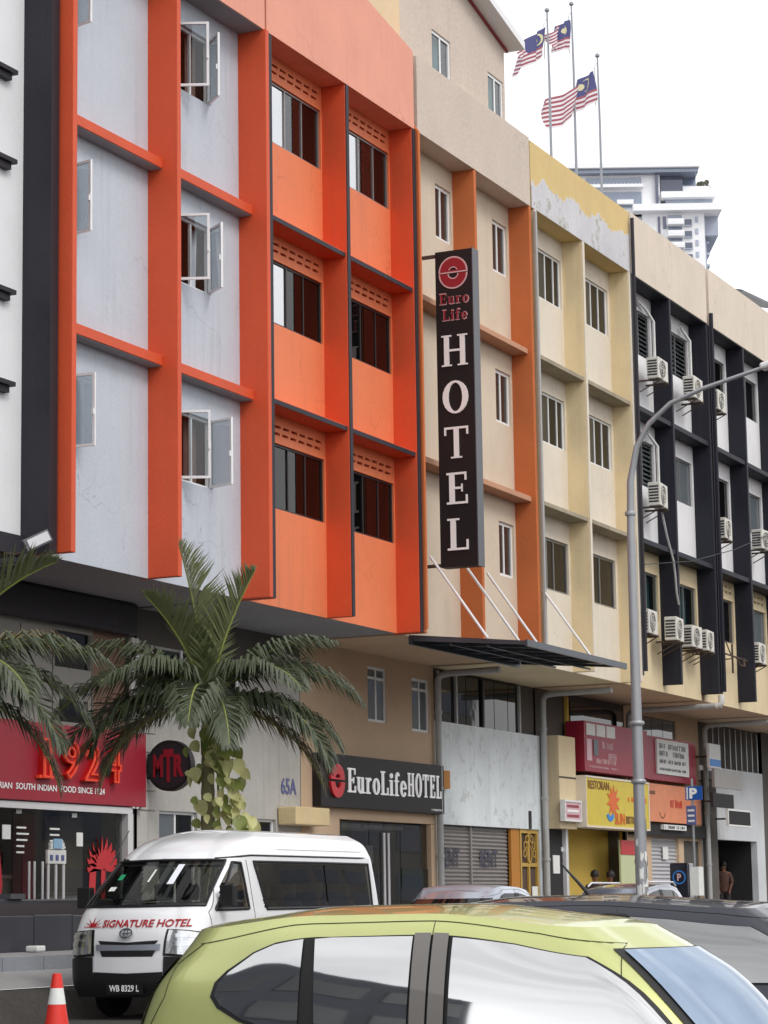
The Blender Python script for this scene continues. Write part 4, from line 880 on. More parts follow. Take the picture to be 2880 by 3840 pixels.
an = thing('tv_antenna', 'bent metal bracket antenna on the cream panel of the second dark front', 'antenna', (66.5, .3, 7.9))
MB().tube([(65.7, .2, 8.04), (67.9, .2, 8.0)], .025, 6).build('boom', 'bracket_dark', an); MB().tube([(66.5, .2, 8.35), (66.5, .2, 7.55)], .03, 6).build('mast', 'bracket_dark', an); MB().tube([(66.7, .15, 8.0), (66.9, .1, 7.8), (67.3, .1, 7.8), (67.4, .15, 8.02)], .025, 6).build('loop', 'bracket_dark', an); MB().tube([(65.9, .2, 8.4), (66.5, .2, 7.95), (66.5, .5, 7.95)], .02, 6).build('stay', 'bracket_dark', an)

# floodlight and gutter box on the white front
fl = thing('floodlight', 'grey floodlight on a bracket under the white front', 'lamp', (31.1, .0, 6.6))
f_ = MB((Vector((31.0, -.05, 6.72)), Vector((.86, -.28, .42)).normalized(), Vector((-.25, .35, .9)).normalized(), Vector((-.4, -.85, .2)).normalized()))
f_.box(-.26, .26, -.1, .1, -.06, .04).build('housing', 'sign_side', fl, bevel=.015); f_ = MB(f_.fr); f_.box(-.2, .22, -.07, .07, .041, .05).build('lens', 'shutter_light', fl)
MB().tube([(31.0, 0, 6.6), (31.0, .3, 6.55), (31.0, .7, 6.6)], .02, 6).build('bracket', 'bracket_dark', fl)
gu = thing('awning_rail', 'black rolled awning rail under the white front', 'awning', (31.1, .6, 6.3))
MB().tube([(31.05, .35, 6.3), (31.05, 1.9, 6.3)], .09, 10).build('roller', 'black_panel', gu, smooth=True); MB().tube([(30.95, .4, 6.14), (30.95, 1.9, 6.14)], .045, 8).build('front_bar', 'sign_side', gu, smooth=True); MB().tube([(31.1, .28, 6.24), (31.1, .28, 6.56)], .085, 12).build('end_cap', 'sign_side', gu, smooth=True); MB().box(30.95, 31.1, .3, 1.9, 6.44, 6.5).build('mount', 'sign_side', gu)

# ---------------------------------------------------------------- street lamp
lp = thing('street_lamp', 'tall grey street lamp with curved arm, torn posters on its shaft', 'street lamp', (41, -5.8, 0))
pts = [(41, -5.8, .0), (41, -5.8, 1.6), (41, -5.8, 4), (41, -5.8, 7.6), (41, -5.82, 8.6), (41, -5.95, 9.2), (41, -6.2, 9.6), (41, -6.6, 9.92), (41, -7.2, 10.12), (41, -8.3, 10.38)]
MB().tube(pts, [.115, .105, .092, .072, .062, .052, .046, .042, .038, .034], 16).build('shaft', 'pole_grey', lp, smooth=True)
for z in (3.35, 4.35, 8.0): MB().lathe([(.118 if z < 5 else .09, 0), (.13 if z < 5 else .095, .02), (.13 if z < 5 else .095, .05), (.118 if z < 5 else .09, .07)], 16, (41, -5.8, z)).build('joint_ring', 'pole_grey', lp, smooth=True)
MB((Vector((41, -8.25, 10.37)), Vector((0, -1, .2)).normalized(), Vector((1, 0, 0)), Vector((0, -.2, -1)).normalized())).box(0, .75, -.13, .13, -.07, .05).build('lamp_head', 'steel_white', lp, bevel=.04)
random.seed(3)
for i in range(16):   # torn paper remnants wrapped on the shaft
    a = R(random.uniform(150, 330)); z = random.uniform(1.4, 2.6); r_ = .112; hh = random.uniform(.06, .22); ww = random.uniform(.3, .8)
    m = MB(); vs_ = []
    for k in range(5):
        b_ = a+ww*k/4; vs_ += [(41+r_*math.cos(b_), -5.8+r_*math.sin(b_), z+random.uniform(-.03, .03)), (41+r_*math.cos(b_), -5.8+r_*math.sin(b_), z+hh+random.uniform(-.05, .05))]
    m.add(vs_, [(2*k, 2*k+2, 2*k+3, 2*k+1) for k in range(4)]); m.build('paper_scrap', 'sticker_white', lp)

# ---------------------------------------------------------------- flags
def flagmat():
    m, t, p = base('flag_cloth'); uv = N(t, 'ShaderNodeUVMap'); uv.uv_map = 'UVMap'; sp = N(t, 'ShaderNodeSeparateXYZ'); t.links.new(uv.outputs[0], sp.inputs[0])
    def M(op, a, b=None, c=None):
        n = N(t, 'ShaderNodeMath', operation=op)
        for i, v in enumerate((a, b, c)):
            if v is None: continue
            if hasattr(v, 'is_output'): t.links.new(v, n.inputs[i])
            else: n.inputs[i].default_value = v
        return n.outputs[0]
    u, v = sp.outputs[0], sp.outputs[1]
    stripe = M('GREATER_THAN', M('FRACT', M('MULTIPLY', v, 7)), .5)
    cc = mixc(t, stripe, lin((214, 210, 216)), lin((150, 76, 88)))
    canton = M('MULTIPLY', M('LESS_THAN', u, .5), M('GREATER_THAN', v, .43))
    cc = mixc(t, canton, cc, lin((72, 74, 122)))
    def circ(cx, cy, r_): return M('LESS_THAN', M('ADD', M('POWER', M('MULTIPLY', M('SUBTRACT', u, cx), 2), 2), M('POWER', M('SUBTRACT', v, cy), 2)), r_*r_)
    moon = M('MULTIPLY', circ(.2, .715, .2), M('SUBTRACT', 1, circ(.225, .715, .17))); star = circ(.3, .715, .1)
    cc = mixc(t, M('MAXIMUM', moon, star), cc, lin((206, 200, 160)))
    t.links.new(cc, p.inputs['Base Color']); p.inputs['Roughness'].default_value = .8; MATS['flag_cloth'] = m
flagmat()
def flag(label, x, y, ztop, zf, w_, h_, droop, ph, plab):
    p = thing('flagpole', plab, 'flagpole', (x, y, 17.8), group='flagpoles on the roofs')
    MB().tube([(x, y, 17.8), (x+.02, y, ztop-2), (x-.03, y, ztop)], [.05, .035, .025], 8).build('pole', 'steel_grey', p, smooth=True); MB().lathe([(.01, 0), (.07, .05), (.07, .1), (.01, .15)], 10, (x-.03, y, ztop)).build('finial', 'steel_grey', p, smooth=True)
    o = thing('flag', label, 'flag', (x-.3, y, zf), group='flags over the roofs')
    mb = MB(); nx, nz = 28, 14; vs_ = []; uvs = []
    for i in range(nx+1):
        u_ = i/nx
        for j in range(nz+1):
            v_ = j/nz
            vs_.append((x-.3-u_*w_*.86, y+.22*u_*math.sin(ph+u_*9+v_*2)+.07*math.sin(u_*21+ph+v_*3), zf+v_*h_*(1-.42*u_)-droop*u_**1.05*(1-.1*v_)+.08*u_*math.sin(ph*2+u_*11+v_*2))); uvs.append((u_, v_))
    mb.add(vs_, [(i*(nz+1)+j, (i+1)*(nz+1)+j, (i+1)*(nz+1)+j+1, i*(nz+1)+j+1) for i in range(nx) for j in range(nz)])
    c = mb.build('cloth', 'flag_cloth', o, smooth=True); ul = c.data.uv_layers.new(name='UVMap')
    for l in c.data.loops: ul.data[l.index].uv = uvs[l.vertex_index]
    MB().tube([(x-.3, y, zf-.1), (x-.3, y, zf+h_+.1), (x-.04, y, zf+h_+.35)], .012, 5).build('rope', 'flag_rope', o)
flag('striped flag farthest left, beside the beige rooftop storey', 63.5, 4, 26.2, 24.85, 2.9, .85, 1.4, 1.0, 'left thin flagpole nearest the beige rooftop storey')
flag('striped flag in the middle, highest of the three', 65.5, 4, 27.05, 25.65, 2.0, .9, .6, 2.4, 'middle thin flagpole, the tallest')
flag('striped flag on the right, hanging lowest', 67.9, 4.1, 26.25, 24.8, 4.4, .98, 1.9, 4.1, 'right thin flagpole with the lowest flag')
ra = thing('rooftop_awning', 'dark sloping sheet roof on the far right rooftop', 'roof', (71, 1, 18.6))
m = MB(); m.add([(70.2, .6, 19.2), (74.5, .6, 19.55), (74.5, 4, 20.35), (70.2, 4, 20.05), (70.2, .6, 19.26), (74.5, .6, 19.61), (74.5, 4, 20.41), (70.2, 4, 20.11)], [(3, 2, 1, 0), (4, 5, 6, 7), (0, 1, 5, 4), (1, 2, 6, 5), (2, 3, 7, 6), (3, 0, 4, 7)]); m.build('sheet', 'canopy_dark', ra)
for xx in (70.4, 74.3): box('post', 'steel_white', ra, xx, xx+.08, .8, .88, 17.8, 19.25)

# ---------------------------------------------------------------- distant tower
tw = thing('apartment_tower', 'pale apartment tower rising far behind the roofs', 'tower', (0, 0, 0), local=True)
DT = 330.0; k_ = .47/(9400/DT)
c0 = CAM+(fw*9400+rt2*(2100-1440)-up2*(550-1920))/9400*DT      # the tower's own upper left reference point
tr = Vector((rt.x, rt.y, 0)).normalized(); tf = Vector((fw.x, fw.y, 0)).normalized()
a_ = R(0); TF = (Vector((c0.x, c0.y, c0.z)), tr, Vector((0, 0, 1)), tf)
def tb(name, mat, par, x0, x1, y0, y1, d0=0, d1=12):
    m = MB(TF); m.box(x0*k_, x1*k_, -y1*k_, -y0*k_, d0, d1); return m.build(name, mat, par)
zg = c0.z/k_
tb('shaft', 'tower_white', tw, 640, 1130, 560, zg, 0, 12)
tb('wing', 'tower_white', tw, 100, 639, 561, zg, 1.5, 12)
for i in range(8): tb('window_band', 'tower_glass', tw, 160, 600, 620+i*95, 665+i*95, 1.38, 1.49)
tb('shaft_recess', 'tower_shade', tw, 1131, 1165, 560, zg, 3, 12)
tb('upper_block', 'tower_white', tw, 100, 790, 235, 560, .5, 12)
tb('roof_slab', 'tower_white', tw, 60, 1100, 165, 200, -1.2, 13)
tb('roof_fascia', 'tower_glass', tw, 60, 1090, 201, 234, -.6, 12)
tb('penthouse_glass', 'tower_glass_dark', tw, 800, 975, 235, 385, 1.2, 10); tb('penthouse_side', 'tower_glass', tw, 976, 1092, 180, 320, 2.5, 10)
tb('terrace', 'tower_white', tw, 975, 1190, 325, 385, 1.0, 10); tb('deck', 'tower_white', tw, 790, 1218, 395, 445, -.8, 11); tb('glazing', 'tower_shade', tw, 830, 1200, 446, 500, .4, 10)
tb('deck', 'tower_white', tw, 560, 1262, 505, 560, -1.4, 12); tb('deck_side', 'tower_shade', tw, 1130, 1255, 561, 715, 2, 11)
for x0, x1, y0, y1 in ((200, 640, 258, 310), (260, 640, 375, 505)): 
    wn = tb('window_band', 'tower_glass', tw, x0, x1, y0, y1, .35, .49)
tb('balcony_slab', 'tower_white', tw, 100, 650, 325, 350, -.6, .49)
for i in range(18): tb('baluster', 'tower_shade', tw, 110+i*30, 116+i*30, 312, 324, -.4, -.3)
tb('balcony', 'tower_white', tw, 440, 570, 450, 485, -.4, .34); tb('slot', 'tower_glass_dark', tw, 750, 772, 200, 480, -.05, .3); tb('slot', 'tower_glass_dark', tw, 760, 778, 590, 900, -.15, -.01); tb('slot', 'tower_glass_dark', tw, 800, 825, 590, 690, -.15, -.01); tb('mast', 'tower_shade', tw, 745, 770, 85, 164, 3, 3.4)
for i in range(6):
    y = 580+i*95
    tb('balcony', 'tower_white', tw, 830, 958, y+78, y+92, -1.4, -.01); tb('balcony_rail', 'tower_white', tw, 830, 958, y+48, y+77, -1.4, -1.2); tb('balcony_recess', 'tower_glass', tw, 840, 950, y, y+47, -.1, -.01)
    tb('window', 'tower_glass_dark', tw, 972, 1028, y+35, y+80, -.1, -.01); tb('window', 'tower_shade', tw, 1055, 1078, y+15, y+60, -.12, -.01); tb('sill', 'tower_shade', tw, 966, 1030, y+84, y+92, -.3, -.01)
    tb('side_balcony', 'tower_shade', tw, 1166, 1188, y+70, y+90, 3, 8)
for i in range(7):
    m = MB(TF); cx = 1110+random.uniform(0, 80); m.ring(cx*k_, -random.uniform(275, 330)*k_, .35, .35, .01, .01, 0, 360, .4, 8, 2); m.build('roof_plant', 'palm_leaf', tw)

# ---------------------------------------------------------------- palms
def frond_mesh(L, curl, seed, nl=46, lw=.034, ll=.62, droop=.5, fold=.35):
    """feather leaf: arched stem along +x, leaflets both sides"""
    rr = random.Random(seed); st = MB(); lf = MB(); pts = []
    n = 16
    for i in range(n+1):
        q = i/n; ang = curl[0]+(curl[1]-curl[0])*q
        if i == 0: pts.append(Vector((0, 0, 0)))
        else: pts.append(pts[-1]+Vector((math.cos(ang), 0, math.sin(ang)))*L/n)
    st.tube(pts, [.022*(1-.8*i/n)+.003 for i in range(n+1)], 6)
    def at(q):
        f = q*n; i = min(int(f), n-1); return pts[i].lerp(pts[i+1], f-i), (pts[i+1]-pts[i]).normalized()
    for k in range(nl):
        q = .16+.84*k/(nl-1); p, t = at(min(q, .999)); nrm = Vector((-t.z, 0, t.x))
        le = ll*L/1.9*(math.sin(math.pi*min(1, .18+q*.8))**.7)*rr.uniform(.85, 1.08)
        for s in (-1, 1):
            fwd = .55+.5*q+rr.uniform(-.08, .08)
            d = (Vector((0, s, 0))*math.cos(fwd)+t*math.sin(fwd)+nrm*(fold+rr.uniform(-.12, .12))).normalized()
            side = d.cross(nrm).normalized(); w_ = lw*rr.uniform(.8, 1.15); a = p
            m1 = p+d*le*.5; dd = (d+Vector((0, 0, -droop*rr.uniform(.6, 1.4)))).normalized(); e = m1+dd*le*.5
            lf.add([a-side*w_*.25, a+side*w_*.25, m1+side*w_*.5, m1-side*w_*.5, e], [(0, 1, 2, 3), (3, 2, 4)])
    return st, lf
def palm(label, x, y, z, hz, fronds, seed, thick=.13):
    t_ = thing('palm_tree', label, 'palm tree', (x, y, z), group='palms along the pavement')
    rr = random.Random(seed); prof_ = []
    H = hz-z; n = 26
    for i in range(n+1):
        q = i/n; r_ = thick*(1-.28*q)*(1.05 if i % 2 else .97); prof_.append((r_, q*H*.78))
    MB().lathe(prof_, 14, (x, y, z)).build('trunk', 'trunk_palm', t_, smooth=True)
    MB().lathe([(thick*.78, H*.78), (thick*.85, H*.84), (thick*.62, H*.95), (thick*.35, H*1.02)], 14, (x, y, z)).build('crownshaft', 'crownshaft', t_, smooth=True)
    for k, (az, c0_, c1_, L, young) in enumerate(fronds):
        st, lf = frond_mesh(L, (R(c0_), R(c1_)), seed*31+k, droop=.2 if young else 1.15, fold=.45 if young else .12, nl=70, ll=.74, lw=.044)
        m = Matrix.Rotation(R(az), 4, 'Z'); o = Vector((x, y, hz-.12+.05*(k % 3)))
        for b_ in (st, lf): b_.v = [o+m @ v for v in b_.v]
        f = st.build('frond_stem', 'rachis', t_, smooth=True); f.name = 'frond'
        lf.build('leaflets', 'palm_leaf_young' if young else ('palm_leaf_old' if k in (4, 9) else 'palm_leaf'), f)
    return t_
# azimuth 0 = +X (away to the right), image right is about -65 degrees, image left about 115 degrees
palm('palm tree with full drooping crown behind the white van', 33.0, -1.8, .74, 4.42,
     [(115, 50, -48, 2.6, 0), (92, 22, -72, 2.2, 0), (140, 34, -74, 2.3, 0), (160, 58, -35, 2.3, 0), (118, 6, -76, 2.2, 0), (-65, 50, -46, 2.6, 0), (-46, 30, -74, 2.4, 0), (-88, 26, -72, 2.5, 0), (-110, 52, -42, 2.3, 0), (-64, 6, -72, 2.3, 0), (-30, 60, -25, 2.2, 0), (60, 62, -30, 2.2, 0), (200, 45, -60, 2.1, 0), (-140, 30, -70, 2.0, 0), (126, 60, -14, 2.3, 0), (-76, 62, -6, 2.3, 0), (104, 26, -50, 2.5, 0), (132, 16, -60, 2.3, 0), (-70, 26, -56, 2.3, 0), (100, 86, 74, 2.5, 1), (-82, 78, 60, 2.1, 1), (150, 76, 40, 2.0, 1)], 5)
palm('palm tree cut by the left picture edge', 25.95, -1.8, .74, 4.2,
     [(-65, 50, -30, 2.4, 0), (-58, 36, -62, 2.3, 0), (-85, 22, -70, 2.2, 0), (-110, 45, -50, 2.2, 0), (-30, 55, -20, 2.2, 0), (-75, 68, 20, 2.2, 1), (-60, 2, -76, 2.2, 0), (100, 40, -60, 2.3, 0), (140, 30, -70, 2.3, 0), (60, 50, -40, 2.3, 0), (20, 40, -60, 2.2, 0), (180, 45, -50, 2.3, 0), (-130, 30, -60, 2.2, 0)], 9)
cl = thing('climbing_plant', 'variegated climbing plant with broad pale leaves on the palm trunk', 'plant', (33, -1.8, .74))
rr = random.Random(12); MB().tube([(32.9, -1.95, .74), (32.95, -1.98, 1.8), (33.02, -1.98, 2.6), (33.0, -1.95, 3.9)], .02, 6).build('stem', 'crownshaft', cl)
LV = []
for k in range(110):
    q = rr.random(); zz = 3.5-1.8*q; LV.append((-(.06+.95*(.35+.65*q)*rr.uniform(.05, 1.0)) if k % 9 else rr.uniform(0, .2), zz, rr.uniform(.14, .32), rr.uniform(-.2, .9)))
for k, (dy, z, sz, tl) in enumerate(LV):
    c = Vector((33-.12-rr.uniform(0, .34), -1.8+dy*1.05, z+.72)); dn = Vector((rr.uniform(-.5, -.1), -tl-.2+rr.uniform(-.3, .3), -1)).normalized(); nr = Vector((-1, -.5+rr.uniform(-1.2, 1.2), .5+rr.uniform(-.6, .6))).normalized(); sd_ = dn.cross(nr).normalized(); nr = sd_.cross(dn)
    m = MB(); pr_ = [(0, .0), (.12, .28), (.35, .36), (.6, .3), (.82, .16), (1, 0)]; vs_ = []
    for q, wv in pr_: vs_ += [c+dn*q*sz-sd_*wv*sz+nr*(.05*sz), c+dn*q*sz-nr*.05*sz*math.sin(q*3), c+dn*q*sz+sd_*wv*sz+nr*(.05*sz)]
    m.add(vs_, [q_ for i in range(5) for q_ in ((3*i, 3*i+1, 3*i+4, 3*i+3), (3*i+1, 3*i+2, 3*i+5, 3*i+4))]); m.build('leaf', 'pothos_leaf' if k % 5 < 3 else 'pothos_dark', cl, smooth=True)

# ---------------------------------------------------------------- vehicles: shells lofted from plan outlines at rising heights
SEG = (6, 6, 26, 6, 8)
class Shell:
    def __init__(s, layers): s.L = layers
    def zl(s, l, x):
        z = l['z']
        if not isinstance(z, list): return z
        if x <= z[0][0]: return z[0][1]
        for (a, za), (b, zb) in zip(z[:-1], z[1:]):
            if x <= b:
                q = (x-a)/(b-a); q = q*q*(3-2*q) if l.get('ease', 1) else q; return za+(zb-za)*q
        return z[-1][1]
    def pl(s, l, u):
        xr, xf, w_ = l['xr'], l['xf'], l['w']; rr_, rf_ = l.get('rr', .15), l.get('rf', .2); br, bf, sb = l.get('br', .04), l.get('bf', .06), l.get('sb', .02)
        if u <= 1: y = (w_-rr_)*u; x = xr-br*(1-u*u)
        elif u <= 2: a = (u-1)*math.pi/2; x = xr+rr_-rr_*math.cos(a); y = w_-rr_+rr_*math.sin(a)
        elif u <= 3: q = u-2; x = (xr+rr_)+(xf-rf_-xr-rr_)*q; y = w_+sb*4*q*(1-q)
        elif u <= 4: a = (u-3)*math.pi/2; x = xf-rf_+rf_*math.sin(a); y = w_-rf_+rf_*math.cos(a)
        else: q = 5-u; y = (w_-rf_)*q; x = xf+bf*(1-q*q)
        return Vector((x, y, s.zl(l, x)))
    def P(s, u, t):
        n = len(s.L); t = max(0, min(n-1, t)); i = min(int(t), n-2); f = t-i
        p = [s.pl(s.L[max(0, min(n-1, j))], u) for j in (i-1, i, i+1, i+2)]
        m1 = (p[2]-p[0])*.5 if i > 0 else p[2]-p[1]; m2 = (p[3]-p[1])*.5 if i+2 < n else p[2]-p[1]
        f2, f3 = f*f, f*f*f
        return p[1]*(2*f3-3*f2+1)+m1*(f3-2*f2+f)+p[2]*(-2*f3+3*f2)+m2*(f3-f2)
    def N(s, u, t):
        e = .01; a = s.P(min(5, u+e), t)-s.P(max(0, u-e), t); b = s.P(u, min(len(s.L)-1, t+e))-s.P(u, max(0, t-e)); n = b.cross(a)
        if n.length < 1e-9: return Vector((0, 1, 0))
        n.normalize(); p = s.P(u, t); c = Vector((p.x-(s.L[0]['xr']+s.L[0]['xf'])/2, p.y, 0))
        return -n if n.dot(c) < 0 else n
    def ux(s, x, t):            # u on the side for a given length position
        lo, hi = 1.0, 4.0
        for _ in range(26):
            m = (lo+hi)/2
            if s.P(m, t).x < x: lo = m
            else: hi = m
        return (lo+hi)/2
    def us(s):
        o = []
        for k, n in enumerate(getattr(s, 'seg', SEG)): o += [k+i/n for i in range(n)]
        return o+[5.0]
    def mesh(s, nt_=4, top=None, bottom=True, t0=0, t1=None, skip=None, inset=0):
        mb = MB(); us = s.us(); n = len(us); t1 = len(s.L)-1 if t1 is None else t1; nr = int((t1-t0)*nt_)+1; K = 2*n-2
        for j in range(nr):
            t = t0+(t1-t0)*j/(nr-1); half = [s.P(u, t)-s.N(u, t)*inset if inset else s.P(u, t) for u in us]
            mb.v += half+[Vector((p.x, -p.y, p.z)) for p in reversed(half[1:-1])]
            if j:
                for k in range(K):
                    if skip:
                        ka, kb = (k, k+1) if k < n-1 else (K-k, K-k-1); um = (us[ka]+us[kb])/2; tm = t-(t1-t0)/(nr-1)/2
                        if skip(um, tm, s.P(um, tm).x): continue
                    mb.f.append(((j-1)*K+(k+1) % K, (j-1)*K+k, j*K+k, j*K+(k+1) % K))
        if top is not None:
            b0_ = (nr-1)*K; G = 8; rows = []
            wmax = max(abs(v.y) for v in mb.v[b0_:b0_+K])
            for k in range(n):
                p = mb.v[b0_+k]; r_ = [b0_+k]
                if 0 < k < n-1:
                    for g in range(1, G):
                        q = 1-2*g/G; mb.v.append(Vector((p.x, p.y*q, p.z+top*(1-q*q)*(abs(p.y)/wmax)))); r_.append(len(mb.v)-1)
                    r_.append(b0_+K-k)
                else: r_ = [b0_+k]*(G+1)
                rows.append(r_)
            for a, b in zip(rows[:-1], rows[1:]):
                for g in range(G):
                    q = [a[g], b[g], b[g+1], a[g+1]]; q2 = []
                    for i_ in q:
                        if i_ not in q2: q2.append(i_)
                    if len(q2) > 2: mb.f.append(tuple(q2))
        if bottom: mb.f.append(tuple(range(K)))
        return mb
    def patch(s, cols, off, side=1, nr=6, sub=6):
        """surface piece; cols = (x_bottom, t_bottom, x_top, t_top) on the side, or ('u', ub, tb, ut, tt)"""
        mb = MB(); C = []
        for a, b in zip(cols[:-1], cols[1:]):
            for i in range(sub): C.append(tuple(a[k]+(b[k]-a[k])*i/sub if not isinstance(a[k], str) else a[k] for k in range(len(a))))
        C.append(cols[-1])
        for c in C:
            for j in range(nr+1):
                q = j/nr
                if c[0] == 'u': u, t = c[1]+(c[3]-c[1])*q, c[2]+(c[4]-c[2])*q
                else: t = c[1]+(c[3]-c[1])*q; u = s.ux(c[0]+(c[2]-c[0])*q, t)
                sg = 1
                if u > 5: u = 10-u; sg = -1
                p = s.P(u, t)+s.N(u, t)*off
                mb.v.append(Vector((p.x, p.y*side*sg, p.z)))
        for i in range(len(C)-1):
            for j in range(nr):
                k = i*(nr+1)+j; q = (k, k+nr+1, k+nr+2, k+1); mb.f.append(q if side < 0 else q[::-1])
        return mb
    def line(s, pts, wd, off, side=1, n=8):
        """seam strip along (x,t) points"""
        mb = MB(); P = []
        for a, b in zip(pts[:-1], pts[1:]):
            for i in range(n): P.append((a[0]+(b[0]-a[0])*i/n, a[1]+(b[1]-a[1])*i/n))
        P.append(pts[-1]); Q = []
        for x, t in P:
            u = s.ux(x, t); nn = s.N(u, t); p = s.P(u, t)+nn*off; Q.append((Vector((p.x, p.y*side, p.z)), Vector((nn.x, nn.y*side, nn.z))))
        mb.tube([q[0] for q in Q], wd, 6); return mb
def wheel(car, x, y, r_, w_=.19, side=1):
    fr_ = (Vector((x, y, r_)), Vector((1, 0, 0)), Vector((0, 0, 1)), Vector((0, side, 0)))
    m = MB(fr_); m.lathe([(r_*.62, -w_/2), (r_*.93, -w_/2), (r_, -w_*.3), (r_, w_*.3), (r_*.93, w_/2), (r_*.62, w_/2), (r_*.6, w_*.2)], 28); o = m.build('wheel', 'rubber', car, smooth=True)
    m = MB(fr_); m.ring(0, 0, r_*.63, r_*.63, r_*.54, r_*.54, 0, 360, .03, 28, w_*.3); m.ring(0, 0, r_*.14, r_*.14, .001, .001, 0, 360, .04, 14, w_*.3)
    for i in range(7):
        a = 2*math.pi*i/7; c, q = math.cos(a), math.sin(a); m.add([(c*r_*.1-q*.03, q*r_*.1+c*.03, w_*.36), (c*r_*.1+q*.03, q*r_*.1-c*.03, w_*.36), (c*r_*.56+q*.022, q*r_*.56-c*.022, w_*.4), (c*r_*.56-q*.022, q*r_*.56+c*.022, w_*.4)], [(0, 1, 2, 3)])
    m.build('rim', 'rim_silver', o)
def sm(mb, name, mat, par): return mb.build(name, mat, par, smooth=True)

